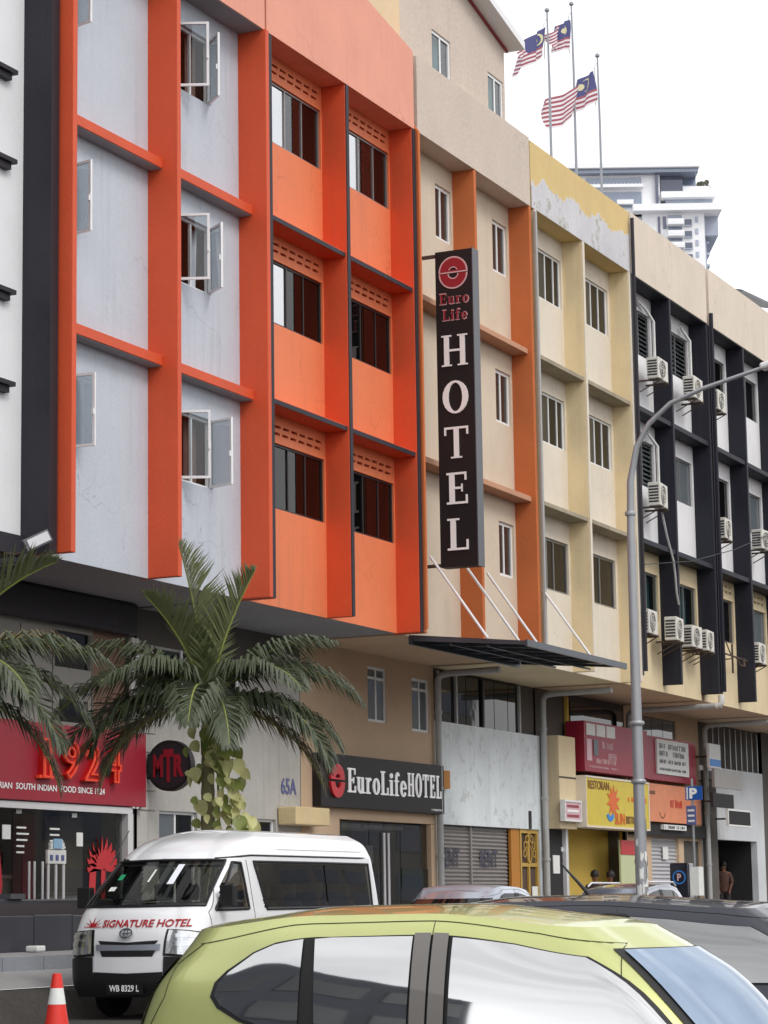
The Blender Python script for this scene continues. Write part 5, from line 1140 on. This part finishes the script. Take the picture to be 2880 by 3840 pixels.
def hatch(car, paintm, glassm, screenm, pillarm, Lc=3.6, W=.74, H=1.53, handles=True, kind='hatch', rail=None):
    """small car: lower body and glasshouse, local x forward, wheels on z=0"""
    sed = kind == 'sedan'; seamm = 'lime_seam' if paintm == 'lime_paint' else 'black_plastic'
    zb = [(0, .92 if not sed else .98), (.5, .93 if not sed else .99), (Lc*.5, .90), (Lc-.95, .90), (Lc-.3, .78), (Lc, .66)]
    low = Shell([dict(z=.2, xr=.1, xf=Lc-.1, w=W-.08, rr=.25, rf=.35), dict(z=.36, xr=.02, xf=Lc, w=W-.01, rr=.25, rf=.4, bf=.08), dict(z=.56, xr=0, xf=Lc, w=W+.015, rr=.24, rf=.4, bf=.08, sb=.03),
                 dict(z=[(a, b-.16) for a, b in zb], xr=.02, xf=Lc-.04, w=W+.01, rr=.24, rf=.42, bf=.07, sb=.03), dict(z=zb, xr=.06, xf=Lc-.14, w=W-.045, rr=.25, rf=.42, bf=.06, sb=.02)])
    body = sm(low.mesh(5, top=.04), 'body', paintm, car)
    a0, a1, r0, r1 = (.1, Lc-.66, .36, Lc-1.36) if not sed else (.62, Lc-1.0, 1.15, Lc-1.85)
    bz = zb
    up_ = Shell([dict(z=[(a, b-.02) for a, b in zb], xr=a0, xf=a1, w=W-.055, rr=.2, rf=.3, br=.05, bf=.14, sb=.02),
                 dict(z=(.9+H)/2-.06, xr=a0+(r0-a0)*.32, xf=a1-(a1-r1)*.46, w=W-.1, rr=.2, rf=.26, br=.06, bf=.14, sb=.02),
                 dict(z=[(r0, H-.23), (r0+.7, H-.155), (r0+1.3, H-.15), (r1, H-.22)], xr=a0+(r0-a0)*.72, xf=r1+.16, w=W-.165, rr=.2, rf=.22, br=.07, bf=.13, sb=.02),
                 dict(z=[(r0, H-.1), (r0+.7, H-.042), (r0+1.25, H-.04), (r1, H-.11)], xr=r0, xf=r1-.02, w=W-.225, rr=.22, rf=.2, br=.07, bf=.12, sb=.015)])
    rf_ = sm(up_.mesh(6, top=.045, bottom=False), 'roof_shell', paintm, car)
    xb = r0+(r1-r0)*.53+(.22 if not sed else .05)           # B pillar
    for sd_ in (-1, 1):
        tb_, tt_ = .16, 2.02
        # side glass: dark surround then the panes
        q0 = a0+(.66 if not sed else .4); qf = a1-.28; qt0 = r0+.34; qt1 = r1+.06
        sm(up_.patch([(q0-.19, .9, q0-.175, 1.2), (q0-.15, .7, q0-.12, 1.47), (q0-.03, .47, q0+.01, 1.86), (q0+.1, .33, q0+.12, 2.02), (q0+.3, tb_-.05, q0+.32, tt_+.07), (xb-.1, tb_-.06, xb-.1, tt_+.08), (xb+.5, tb_-.06, xb+.4, tt_+.06), (qf-.11, tb_-.05, qt1-.07, 1.88), (qf+.08, tb_-.05, qf-.04, .52)], .004, sd_, 8), 'window_seal', 'black_plastic', rf_)
        sm(up_.patch([(q0-.165, .93, q0-.15, 1.17), (q0-.13, .75, q0-.1, 1.42), (q0-.02, .53, q0+.02, 1.8), (q0+.1, .4, q0+.12, 1.95), (q0+.28, .22, q0+.27, tt_)], .012, sd_), 'quarter_glass', glassm, rf_)
        sm(up_.patch([(q0+.37, tb_, q0+.33, tt_), (xb-.55, tb_, xb-.5, tt_+.03), (xb-.09, tb_, xb-.09, tt_+.02)], .013, sd_), 'rear_door_glass', glassm, rf_)
        sm(up_.patch([(xb-.075, tb_-.1, xb-.08, tt_+.1), (xb+.0, tb_-.1, xb+.0, tt_+.1)], .017, sd_, sub=3), 'pillar_trim', pillarm, rf_)
        sm(up_.patch([(xb+.012, tb_-.1, xb+.012, tt_+.1), (xb+.09, tb_-.1, xb+.085, tt_+.1)], .017, sd_, sub=3), 'pillar_trim', pillarm, rf_)
        sm(up_.patch([(xb+.11, tb_, xb+.105, tt_), (xb+.5, tb_, xb+.4, tt_), (qf-.12, tb_, qt1-.08, 1.83), (qf+.06, tb_, qf-.06, .48)], .013, sd_), 'front_door_glass', glassm, rf_)
        # roof drip moulding and door seams
        sm(up_.line([(r0+.1, 2.45), (r0+.6, 2.62), (xb, 2.66), (r1-.25, 2.6), (r1+.1, 2.3), (a1-.55, 1.25), (a1-.2, .1)], .0026, .001, sd_), 'roof_seam', seamm, rf_)
        sm(up_.line([(xb, 2.02), (xb, 2.63)], .002, .001, sd_), 'door_seam', seamm, rf_)
        sm(up_.line([(a0+.1, .05), (a0+.22, .9), (r0-.02, 1.8), (r0+.12, 2.45)], .0024, .001, sd_), 'hatch_seam', seamm, rf_)
        for xx in (q0+.2, xb, qf+.12): sm(low.line([(xx, 1.0), (xx, 3.9)], .004, .001, sd_), 'door_seam', 'black_plastic', body)
        for xx in (xb-.28, qf-.75): MB().box(xx, xx+.17, sd_*(W+.03)-.02, sd_*(W+.03)+.02, .78, .82).build('door_handle', paintm, body, bevel=.012)
        MB().box(qf-.12, qf+.08, sd_*(W+.1)-.09, sd_*(W+.1)+.09, .88, 1.02).build('mirror', paintm, car, bevel=.04)
        sm(low.patch([('u', 3.35, 3.0, 3.35, 3.75), ('u', 4.25, 2.9, 4.25, 3.7)], .008, sd_), 'headlight', 'lamp_lens', body)
        sm(low.patch([('u', 1.15, 2.9, 1.15, 3.85), ('u', 1.75, 2.9, 1.75, 3.9)], .008, sd_), 'tail_light', 'tail_red', body)
    for t__, nm in (((.12, 1.95), 'windscreen'),):
        sm(up_.patch([('u', 3.42, t__[0]-.05, 3.5, t__[1]+.16), ('u', 5.0, t__[0]-.05, 5.0, t__[1]+.16), ('u', 6.58, t__[0]-.05, 6.5, t__[1]+.16)], .004, 1, 8, 12), 'screen_seal', 'black_plastic', rf_)
        sm(up_.patch([('u', 3.52, t__[0], 3.62, t__[1]+.08), ('u', 5.0, t__[0], 5.0, t__[1]+.1), ('u', 6.48, t__[0], 6.38, t__[1]+.08)], .011, 1, 8, 12), 'windscreen', screenm, rf_)
    rg_ = up_.patch([('u', .0, .3, .0, 2.0), ('u', 1.35, .3, 1.3, 1.95)], .01, 1, 6, 10); rg_.add([(v.x, -v.y, v.z) for v in list(rg_.v)], [tuple(reversed(f)) for f in list(rg_.f)]); sm(rg_, 'rear_glass', glassm, rf_)
    MB().box(Lc-.05, Lc+.06, -.32, .32, .3, .42).build('grille', 'black_plastic', car, bevel=.02); MB().box(-.05, .02, -.26, .26, .5, .62).build('number_plate', 'plate_black', car)
    for xx in (.62, Lc-.68):
        for sd_ in (-1, 1): wheel(car, xx, sd_*(W-.07), .28, side=sd_)
    if rail:
        for sd_ in (-1, 1): MB().tube([(r0+.15, sd_*(W-.26), H-.05), (r0+.3, sd_*(W-.26), H+.02), (r1-.4, sd_*(W-.26), H+.02), (r1-.2, sd_*(W-.26), H-.05)], .018, 8).build('roof_rail', rail, car, smooth=True)
    return low, up_
# heading: local +x turned onto the world direction
def vehicle(name, label, cat, x, y, z, head): return thing(name, label, cat, (x, y, z), R(head), local=True)
g = vehicle('parked_car', 'lime green hatchback in the foreground with mirrored side windows', 'car', 11.02, -13.72, -.235, -90)
hatch(g, 'lime_paint', 'film_glass', 'blue_screen', 'grey_pillar', 3.78, .74, 1.55)
n_ = vehicle('parked_car', 'dark navy car behind the lime green hatchback', 'car', 17.6, -12.0, -.165, -90)
hatch(n_, 'navy_paint', 'navy_glass', 'dark_glass', 'black_plastic', 4.3, .84, 1.54)
MB().tube([(1.5, .2, 1.46), (1.2, .2, 1.78)], [.02, .006], 6).build('antenna', 'black_plastic', n_)
s_ = vehicle('parked_car', 'silver saloon beyond the van, facing the viewer', 'car', 36.6, -5.35, .07, 180)
hatch(s_, 'silver_paint', 'dark_glass', 'dark_glass', 'black_plastic', 4.4, .84, 1.56, kind='sedan')
s2_ = vehicle('parked_car', 'blue-grey car with pale roof rails near the street lamp', 'car', 48.4, -3.55, .05, 180)
hatch(s2_, 'bluegrey_paint', 'dark_glass', 'dark_glass', 'black_plastic', 4.0, .82, 1.66, rail='steel_white')
s3_ = vehicle('parked_car', 'white car at the right picture edge showing a red tail light', 'car', 46.2, -7.5, -.05, 0)
hatch(s3_, 'white_paint', 'dark_glass', 'dark_glass', 'black_plastic', 4.0, .82, 1.72)

# --- the hotel van
v = vehicle('minibus', 'white high-roof hotel minibus with red lettering on its nose', 'van', 32.4, -4.0, .0, 180)
Lv, Wv = 5.4, .93; dv = Lv-5.05
vb = Shell([dict(z=.28, xr=.05, xf=Lv-.06, w=Wv-.06, rr=.12, rf=.3, bf=.05), dict(z=.5, xr=0, xf=Lv, w=Wv, rr=.12, rf=.32, bf=.06), dict(z=.95, xr=0, xf=Lv-.02, w=Wv+.01, rr=.12, rf=.34, bf=.07),
            dict(z=1.2, xr=.0, xf=Lv-.12, w=Wv, rr=.12, rf=.34, bf=.09), dict(z=1.36, xr=.01, xf=Lv-.24, w=Wv-.02, rr=.12, rf=.34, bf=.1), dict(z=1.66, xr=.03, xf=Lv-.62, w=Wv-.06, rr=.12, rf=.32, bf=.11), dict(z=1.95, xr=.05, xf=Lv-1.02, w=Wv-.105, rr=.12, rf=.3, bf=.12),
            dict(z=2.06, xr=.07, xf=Lv-1.16, w=Wv-.13, rr=.14, rf=.3, bf=.12), dict(z=2.2, xr=.12, xf=Lv-1.45, w=Wv-.19, rr=.18, rf=.32, bf=.12), dict(z=2.31, xr=.25, xf=Lv-1.9, w=Wv-.32, rr=.25, rf=.3, bf=.12)])
vb.seg = (6, 8, 110, 12, 14)
def vskip(u, t, x):
    if u > 3.43: return 4.1 < t < 5.86
    if 2 < u < 3.25 and 3.9 < t < 5.8:
        if .37 < x < 3.22+dv+.06*(t-3.9): return True
        return 3.72+dv < x < 4.46+dv-.2*max(0, t-4.0)
    return False
vbody = sm(vb.mesh(9, top=.05, skip=vskip), 'body', 'white_paint', v)
sm(vb.mesh(6, top=.05, skip=vskip, inset=.035, t0=.3, bottom=False), 'lining', 'van_lining', v)
for xx, yy, nn in ((3.95+dv, .42, 1), (3.95+dv, -.42, 1), (3.0+dv, -.0, 2), (2.25+dv, 0, 2), (1.45+dv, 0, 2), (.6+dv, 0, 2)):
    for q_ in ((0,) if nn == 1 else (-.56, 0, .5)):
        st_ = MB().box(xx-.55, xx-.42, yy+q_-.22, yy+q_+.22, .75, 1.42).build('seat_back', 'van_seat', v, bevel=.05); MB().box(xx-.53, xx-.43, yy+q_-.13, yy+q_+.13, 1.45, 1.66).build('headrest', 'van_seat', st_, bevel=.04)
MB().box(4.5+dv, 4.78+dv, -.8, .8, .8, 1.24).build('dashboard', 'black_plastic', v, bevel=.06)
MB((Vector((4.4+dv, -.4, 1.3)), Vector((0, 1, 0)), Vector((.35, 0, .94)), Vector((-.94, 0, .35)))).ring(0, 0, .2, .2, .175, .175, 0, 360, .03, 24).box(-.18, .18, -.02, .02, 0, .02).build('steering_wheel', 'black_plastic', v)
def outline(cols, side, r_=.014, mat='black_plastic', par=None):
    pts = []
    bot = [(c[-4], c[-3]) for c in cols]; tp = [(c[-2], c[-1]) for c in cols][::-1]; isu = cols[0][0] == 'u'
    loop = bot+tp+[bot[0]]
    for (a_, ta), (b_, tb2) in zip(loop[:-1], loop[1:]):
        for i in range(12):
            q = i/12; aa = a_+(b_-a_)*q; tt = ta+(tb2-ta)*q; u = aa if isu else vb.ux(aa, tt); sg = 1
            if u > 5: u = 10-u; sg = -1
            p = vb.P(u, tt)+vb.N(u, tt)*.008; pts.append(Vector((p.x, p.y*side*sg, p.z)))
    pts.append(pts[0]); sm(MB().tube(pts, r_, 6), 'window_seal', mat, par)
# windscreen
outline([('u', 3.4, 4.06, 3.46, 5.9), ('u', 5, 4.04, 5, 5.94), ('u', 6.6, 4.06, 6.54, 5.9)], 1, .022, par=vbody)
sm(vb.patch([('u', 3.4, 4.06, 3.46, 5.9), ('u', 5, 4.04, 5, 5.94), ('u', 6.6, 4.06, 6.54, 5.9)], .012, 1, 10, 14), 'windscreen', 'van_screen', vbody)
for sd_ in (-1, 1):
    # driver's door glass and long side glass
    outline([(3.66+dv, 3.86, 3.72+dv, 5.78), (4.0+dv, 3.83, 3.9+dv, 5.8), (4.42+dv, 3.8, 4.08+dv, 5.2), (4.52+dv, 3.82, 4.48+dv, 4.0)], sd_, .02, par=vbody)
    sm(vb.patch([(3.66+dv, 3.86, 3.72+dv, 5.78), (4.0+dv, 3.83, 3.9+dv, 5.8), (4.42+dv, 3.8, 4.08+dv, 5.2), (4.52+dv, 3.82, 4.48+dv, 4.0)], .012, sd_, 8), 'door_glass', 'van_glass', vbody)
    outline([(.34, 3.86, .3, 5.84), (1.75, 3.84, 1.72, 5.86), (3.18+dv, 3.8, 3.38+dv, 5.86)], sd_, .018, par=vbody)
    sm(vb.patch([(.34, 3.86, .3, 5.84), (1.75, 3.84, 1.72, 5.86)], .012, sd_, 8, 12), 'side_glass', 'van_glass', vbody); sm(vb.patch([(1.79, 3.84, 1.76, 5.86), (3.18+dv, 3.8, 3.38+dv, 5.86)], .012, sd_, 8, 12), 'side_glass', 'van_glass', vbody)
    sm(vb.line([(.1, 6.35), (3.4+dv, 6.35), (4.0+dv, 6.05)], .012, .003, sd_), 'rain_gutter', 'black_plastic', vbody); sm(vb.line([(.1, 7.2), (3.0, 7.2)], .006, .002, sd_), 'roof_crease', 'steel_white', vbody)
    sm(vb.line([(3.52+dv, 1.0), (3.52+dv, 3.6), (3.56+dv, 5.95)], .005, .001, sd_), 'door_seam', 'black_plastic', vbody); sm(vb.line([(4.62+dv, 1.2), (4.66+dv, 3.6), (4.2+dv, 5.6)], .005, .001, sd_), 'door_seam', 'black_plastic', vbody)
    sm(vb.patch([('u', 3.12, 1.6, 3.12, 2.3), ('u', 3.7, 1.56, 3.7, 2.44), ('u', 4.2, 1.6, 4.14, 2.5)], .008, sd_, 6, 8), 'headlight_bezel', 'black_plastic', vbody)
    sm(vb.patch([('u', 3.18, 1.66, 3.18, 2.24), ('u', 3.7, 1.62, 3.7, 2.38), ('u', 4.14, 1.66, 4.09, 2.44)], .02, sd_, 6, 8), 'headlight', 'lamp_lens', vbody)
    for tt__ in (1.84, 2.1): sm(vb.patch([('u', 3.45, tt__, 3.45, tt__+.16), ('u', 3.95, tt__, 3.95, tt__+.16)], .026, sd_, 3, 5), 'reflector', 'chrome', vbody)
    sm(vb.patch([('u', 1.2, 2.2, 1.2, 3.6), ('u', 1.7, 2.2, 1.7, 3.6)], .01, sd_), 'tail_light', 'tail_red', vbody)
    MB().box(4.34+dv, 4.46+dv, sd_*(Wv+.1)-.09, sd_*(Wv+.1)+.1, 1.36, 1.62).tube([(4.42+dv, sd_*Wv*.95, 1.4), (4.42+dv, sd_*(Wv+.12), 1.42)], .025, 6).build('wing_mirror', 'black_plastic', v, bevel=.04)
    MB().box(3.66+dv, 3.86+dv, sd_*(Wv+.02)-.02, sd_*(Wv+.02)+.025, 1.02, 1.07).build('door_handle', 'steel_white', v, bevel=.015)
    for xx in (1.0, Lv-1.02): wheel(v, xx, sd_*(Wv-.1), .33, .2, sd_)
# bumper, grille, plate
for sd_ in (-1, 1): sm(vb.patch([('u', 2.95, .0, 2.95, 1.45), ('u', 3.6, -.0, 3.6, 1.56), ('u', 4.22, 0, 4.18, 1.58)], .02, sd_, 6, 8), 'bumper', 'black_plastic', v)
sm(vb.patch([('u', 4.2, .0, 4.2, 1.2), ('u', 5, 0, 5, 1.16), ('u', 5.8, 0, 5.8, 1.2)], .021, 1, 6, 10), 'bumper', 'black_plastic', v)
sm(vb.patch([('u', 4.2, 1.21, 4.22, 1.58), ('u', 5, 1.17, 5, 1.58), ('u', 5.8, 1.21, 5.78, 1.58)], .014, 1, 4, 10), 'lower_panel', 'white_paint', vbody)
sm(vb.patch([('u', 4.26, 1.74, 4.24, 1.9), ('u', 5, 1.74, 5, 1.88), ('u', 5.74, 1.74, 5.76, 1.9)], .02, 1, 3, 10), 'grille_bar', 'silver_paint', vbody)
for t0_, t1_, ua in ((1.58, 1.73, 4.36), (1.9, 2.02, 4.3)):
    sm(vb.patch([('u', ua, t1_-.02, ua, t1_), ('u', ua+.06, t0_, ua+.04, t1_), ('u', 5, t0_-(0 if t0_ < 1.7 else .05), 5, t1_-(.0 if t0_ < 1.7 else .06)), ('u', 10-ua-.06, t0_, 10-ua-.04, t1_), ('u', 10-ua, t1_-.02, 10-ua, t1_)], .016, 1, 3, 6), 'grille_slot', 'black_plastic', vbody)
fx = Lv+.06
EM = (Vector((fx+.005, 0, 1.045)), Vector((0, 1, 0)), Vector((-.25, 0, .97)), Vector((.97, 0, .25)))
em = MB(EM); em.ring(0, 0, .095, .065, .08, .052, 0, 360, .02, 24); em.ring(0, .02, .085, .03, .072, .019, 0, 360, .021, 20); em.ring(0, -.004, .034, .056, .023, .045, 0, 360, .022, 20); em.build('emblem', 'chrome', v)
NP = (Vector((fx-.01, -.26, .34)), Vector((0, 1, 0)), Vector((0, 0, 1)), Vector((1, 0, 0)))
MB(NP).box(-.02, .5, -.03, .12, .0, .03).build('number_plate', 'plate_black', v); lettering('plate_text', 'letter_white', v, (Vector((fx+.022, -.23, .345)), NP[1], NP[2], NP[3]), 'WB 8329 L', .42, .08, bold=.02, ext=.01)
# lettering follows the sloping nose panel
def nose(y, z): 
    t = 2+(z-.95)/.25 if z < 1.2 else 3+(z-1.2)/.16
    lo, hi = 3.0, 5.0
    for _ in range(22):
        u = (lo+hi)/2
        if vb.P(u, t).y > abs(y): lo = u
        else: hi = u
    p = vb.P(u, t)+vb.N(u, t)*.006; return Vector((p.x, p.y*(1 if y >= 0 else -1), p.z))
def nose_text(name, mat, body, y0, z0, wd, ht, bold):
    vs_, fs_, tw_, th_ = text_geo(body, bold, .004, 0, .12); mb = MB()
    for p in vs_:
        q = nose(y0+p[0]*wd/tw_, z0+p[1]*ht/th_); mb.v.append(q+Vector((.004+p[2], 0, 0)))
    mb.f = list(fs_); return mb.build(name, mat, v)
nose_text('lettering', 'hotel_red', 'SIGNATURE HOTEL', -.4, 1.105, 1.2, .105, .012)
lg = MB()
for pts_ in ([(-.7, 1.105), (-.42, 1.105), (-.42, 1.118), (-.7, 1.118)], [(-.61, 1.12), (-.5, 1.12), (-.5, 1.165), (-.61, 1.165)], [(-.575, 1.165), (-.545, 1.165), (-.55, 1.25)], [(-.61, 1.165), (-.585, 1.165), (-.66, 1.23)], [(-.53, 1.165), (-.505, 1.165), (-.44, 1.23)], [(-.62, 1.13), (-.615, 1.15), (-.7, 1.18)], [(-.49, 1.13), (-.49, 1.15), (-.42, 1.175)]):
    k = len(lg.v); lg.v += [nose(a, b)+Vector((.006, 0, 0)) for a, b in pts_]; lg.f.append(tuple(range(k, k+len(pts_))))
lg.build('crown_logo', 'hotel_red', v)
for nm, mt, u0, u1, t0_, t1_ in (('windscreen_sticker', 'green_sticker', 5.85, 6.02, 5.1, 5.32), ('windscreen_sticker', 'sticker_white', 5.85, 6.05, 4.66, 4.82), ('sun_visor', 'curtain_white', 4.4, 4.55, 4.9, 5.7), ('mirror_inside', 'sticker_white', 5.02, 5.07, 5.0, 5.5)):
    sm(vb.patch([('u', u0, t0_, u0, t1_), ('u', u1, t0_, u1, t1_)], .018, 1, 3, 4), nm, mt, vbody)
MB().tube([(Lv-.25, -.35, 1.42), (Lv-.35, .3, 1.45)], .012, 5).build('wiper', 'black_plastic', v); MB().tube([(Lv-.95, -.84, 1.9), (Lv-1.35, -.8, 2.35)], .006, 5).build('aerial', 'black_plastic', v)

# ---------------------------------------------------------------- traffic cone
cn = thing('traffic_cone', 'red traffic cone with white reflective band in front of the van', 'cone', (21.9, -6.18, -.02))
MB().box(21.7, 22.1, -6.38, -5.98, -.03, .02).build('base', 'black_plastic', cn, bevel=.02)
MB().lathe([(.15, .02), (.105, .3), (.09, .4)], 20, (21.9, -6.18, 0)).build('cone_body', 'cone_red', cn, smooth=True); MB().lathe([(.092, .4), (.066, .56)], 20, (21.9, -6.18, 0)).build('reflective_band', 'sticker_white', cn, smooth=True); MB().lathe([(.066, .56), (.045, .7), (.03, .705)], 20, (21.9, -6.18, 0)).build('cone_tip', 'cone_red', cn, smooth=True)

# ---------------------------------------------------------------- people
def person(label, loc, rz, pose, top, skin='skin_brown'):
    t_ = thing('person', label, 'person', loc, rz, group='people under the arcade', local=True)
    sit = pose == 'sit'; hp = .5 if sit else .92; sh = hp+.5
    J = dict(pel=(0, 0, hp), wa=(0, 0, hp+.2), ch=(0.01, 0, hp+.4), ne=(0, 0, sh+.06), nh=(.01, 0, sh+.13), he=(.02, 0, sh+.22), ht=(.01, 0, sh+.3))
    for s, n in ((1, 'l'), (-1, 'r')):
        J[n+'s'] = (0, s*.18, sh-.02); J[n+'e'] = (.06, s*.24, sh-.3); J[n+'w'] = (.24 if sit else .12, s*.16, sh-.42 if sit else sh-.54); J[n+'f'] = (.32 if sit else .16, s*.14, sh-.42 if sit else sh-.64)
        J[n+'h'] = (0, s*.1, hp-.03); J[n+'k'] = (.42, s*.13, hp) if sit else (.03, s*.11, .48); J[n+'a'] = (.42, s*.13, .08) if sit else (0, s*.11, .08); J[n+'t'] = (.58 if sit else .17, s*.14, .04)
    E_ = [('pel', 'wa'), ('wa', 'ch'), ('ch', 'ne'), ('ne', 'nh'), ('nh', 'he'), ('he', 'ht')]+[(a, b) for n in 'lr' for a, b in (('ch', n+'s'), (n+'s', n+'e'), (n+'e', n+'w'), (n+'w', n+'f'), ('pel', n+'h'), (n+'h', n+'k'), (n+'k', n+'a'), (n+'a', n+'t'))]
    Rr = dict(pel=.15, wa=.135, ch=.155, ne=.065, nh=.06, he=.1, ht=.075)
    for n in 'lr': Rr.update({n+'s': .075, n+'e': .05, n+'w': .036, n+'f': .03, n+'h': .095, n+'k': .062, n+'a': .045, n+'t': .035})
    ks = list(J); me = bpy.data.meshes.new('body'); me.from_pydata([J[k] for k in ks], [(ks.index(a), ks.index(b)) for a, b in E_], []); me.materials.append(MATS[skin]); me.materials.append(MATS[top])
    o = new_obj('body', me, t_); m = o.modifiers.new('skin', 'SKIN'); sv = me.skin_vertices[0].data if me.skin_vertices else None
    if sv is None:
        bm = bmesh.new(); bm.from_mesh(me); bm.verts.layers.skin.verify(); bm.to_mesh(me); bm.free(); sv = me.skin_vertices[0].data
    for i, k in enumerate(ks): sv[i].radius = (Rr[k], Rr[k]); sv[i].use_root = k == 'pel'
    sb = o.modifiers.new('sub', 'SUBSURF'); sb.levels = sb.render_levels = 2
    shirt = MB(); shirt.lathe([(.17, hp-.05), (.165, hp+.2), (.2, hp+.42), (.16, sh), (.08, sh+.06)], 16); shirt.v = [Vector((p.x*.8, p.y*1.05, p.z)) for p in shirt.v]; sm(shirt, 'shirt', top, t_)
    for s in (1, -1): sm(MB().tube([(0, s*.15, sh-.02), (.03, s*.22, sh-.16), (.06, s*.245, sh-.3)], [.09, .075, .065], 10), 'sleeve', top, t_); sm(MB().tube([J[('l' if s > 0 else 'r')+k] for k in 'hka'], [.11, .085, .065], 10), 'trouser_leg', 'cloth_dark', t_)
    hr = MB(); hr.lathe([(.112, sh+.22), (.118, sh+.28), (.1, sh+.35), (.05, sh+.39), (.01, sh+.4)], 16); hr.v = [Vector((p.x*1.05-.012, p.y*.95, p.z)) for p in hr.v]; sm(hr, 'hair', 'hair_black', t_)
    for s in (1, -1): MB().lathe([(.004, 0), (.012, .006), (.004, .012)], 6, (.115, s*.035, sh+.21)).build('eye', 'hair_black', t_)
    return t_
person('seated diner in dark clothes nearer the white door post', (60.9, 2.35, .8), R(200), 'sit', 'cloth_dark'); person('seated diner with white collar facing the table', (62.2, 2.4, .8), R(170), 'sit', 'cloth_dark')
person('standing person in brown shirt in the dark shop doorway', (75.9, 3.6, .8), R(200), 'stand', 'cloth_red')
for i, (x, rz, lab) in enumerate(((60.95, 200, 'dark chair under the diner nearer the door post'), (62.25, 170, 'dark chair under the diner with white collar'))):
    ch = thing('chair', lab, 'chair', (x, 2.37, .8), R(rz), local=True, group='dining chairs'); MB().box(-.2, .22, -.21, .21, .38, .41).build('seat', 'board_brown', ch); MB().box(-.24, -.2, -.21, .21, .42, .9).build('backrest', 'board_brown', ch)
    for a in (-.18, .2):
        for b in (-.19, .19): MB().box(a-.018, a+.018, b-.018, b+.018, 0, .379).build('leg', 'board_brown', ch)
tbl = thing('dining_table', 'small brown table between the seated diners', 'table', (61.4, 1.75, .8)); box('table_top', 'board_brown', tbl, 60.9, 61.9, 1.55, 1.95, 1.5, 1.54); box('pedestal', 'dark_frame', tbl, 61.36, 61.44, 1.71, 1.79, .8, 1.499)
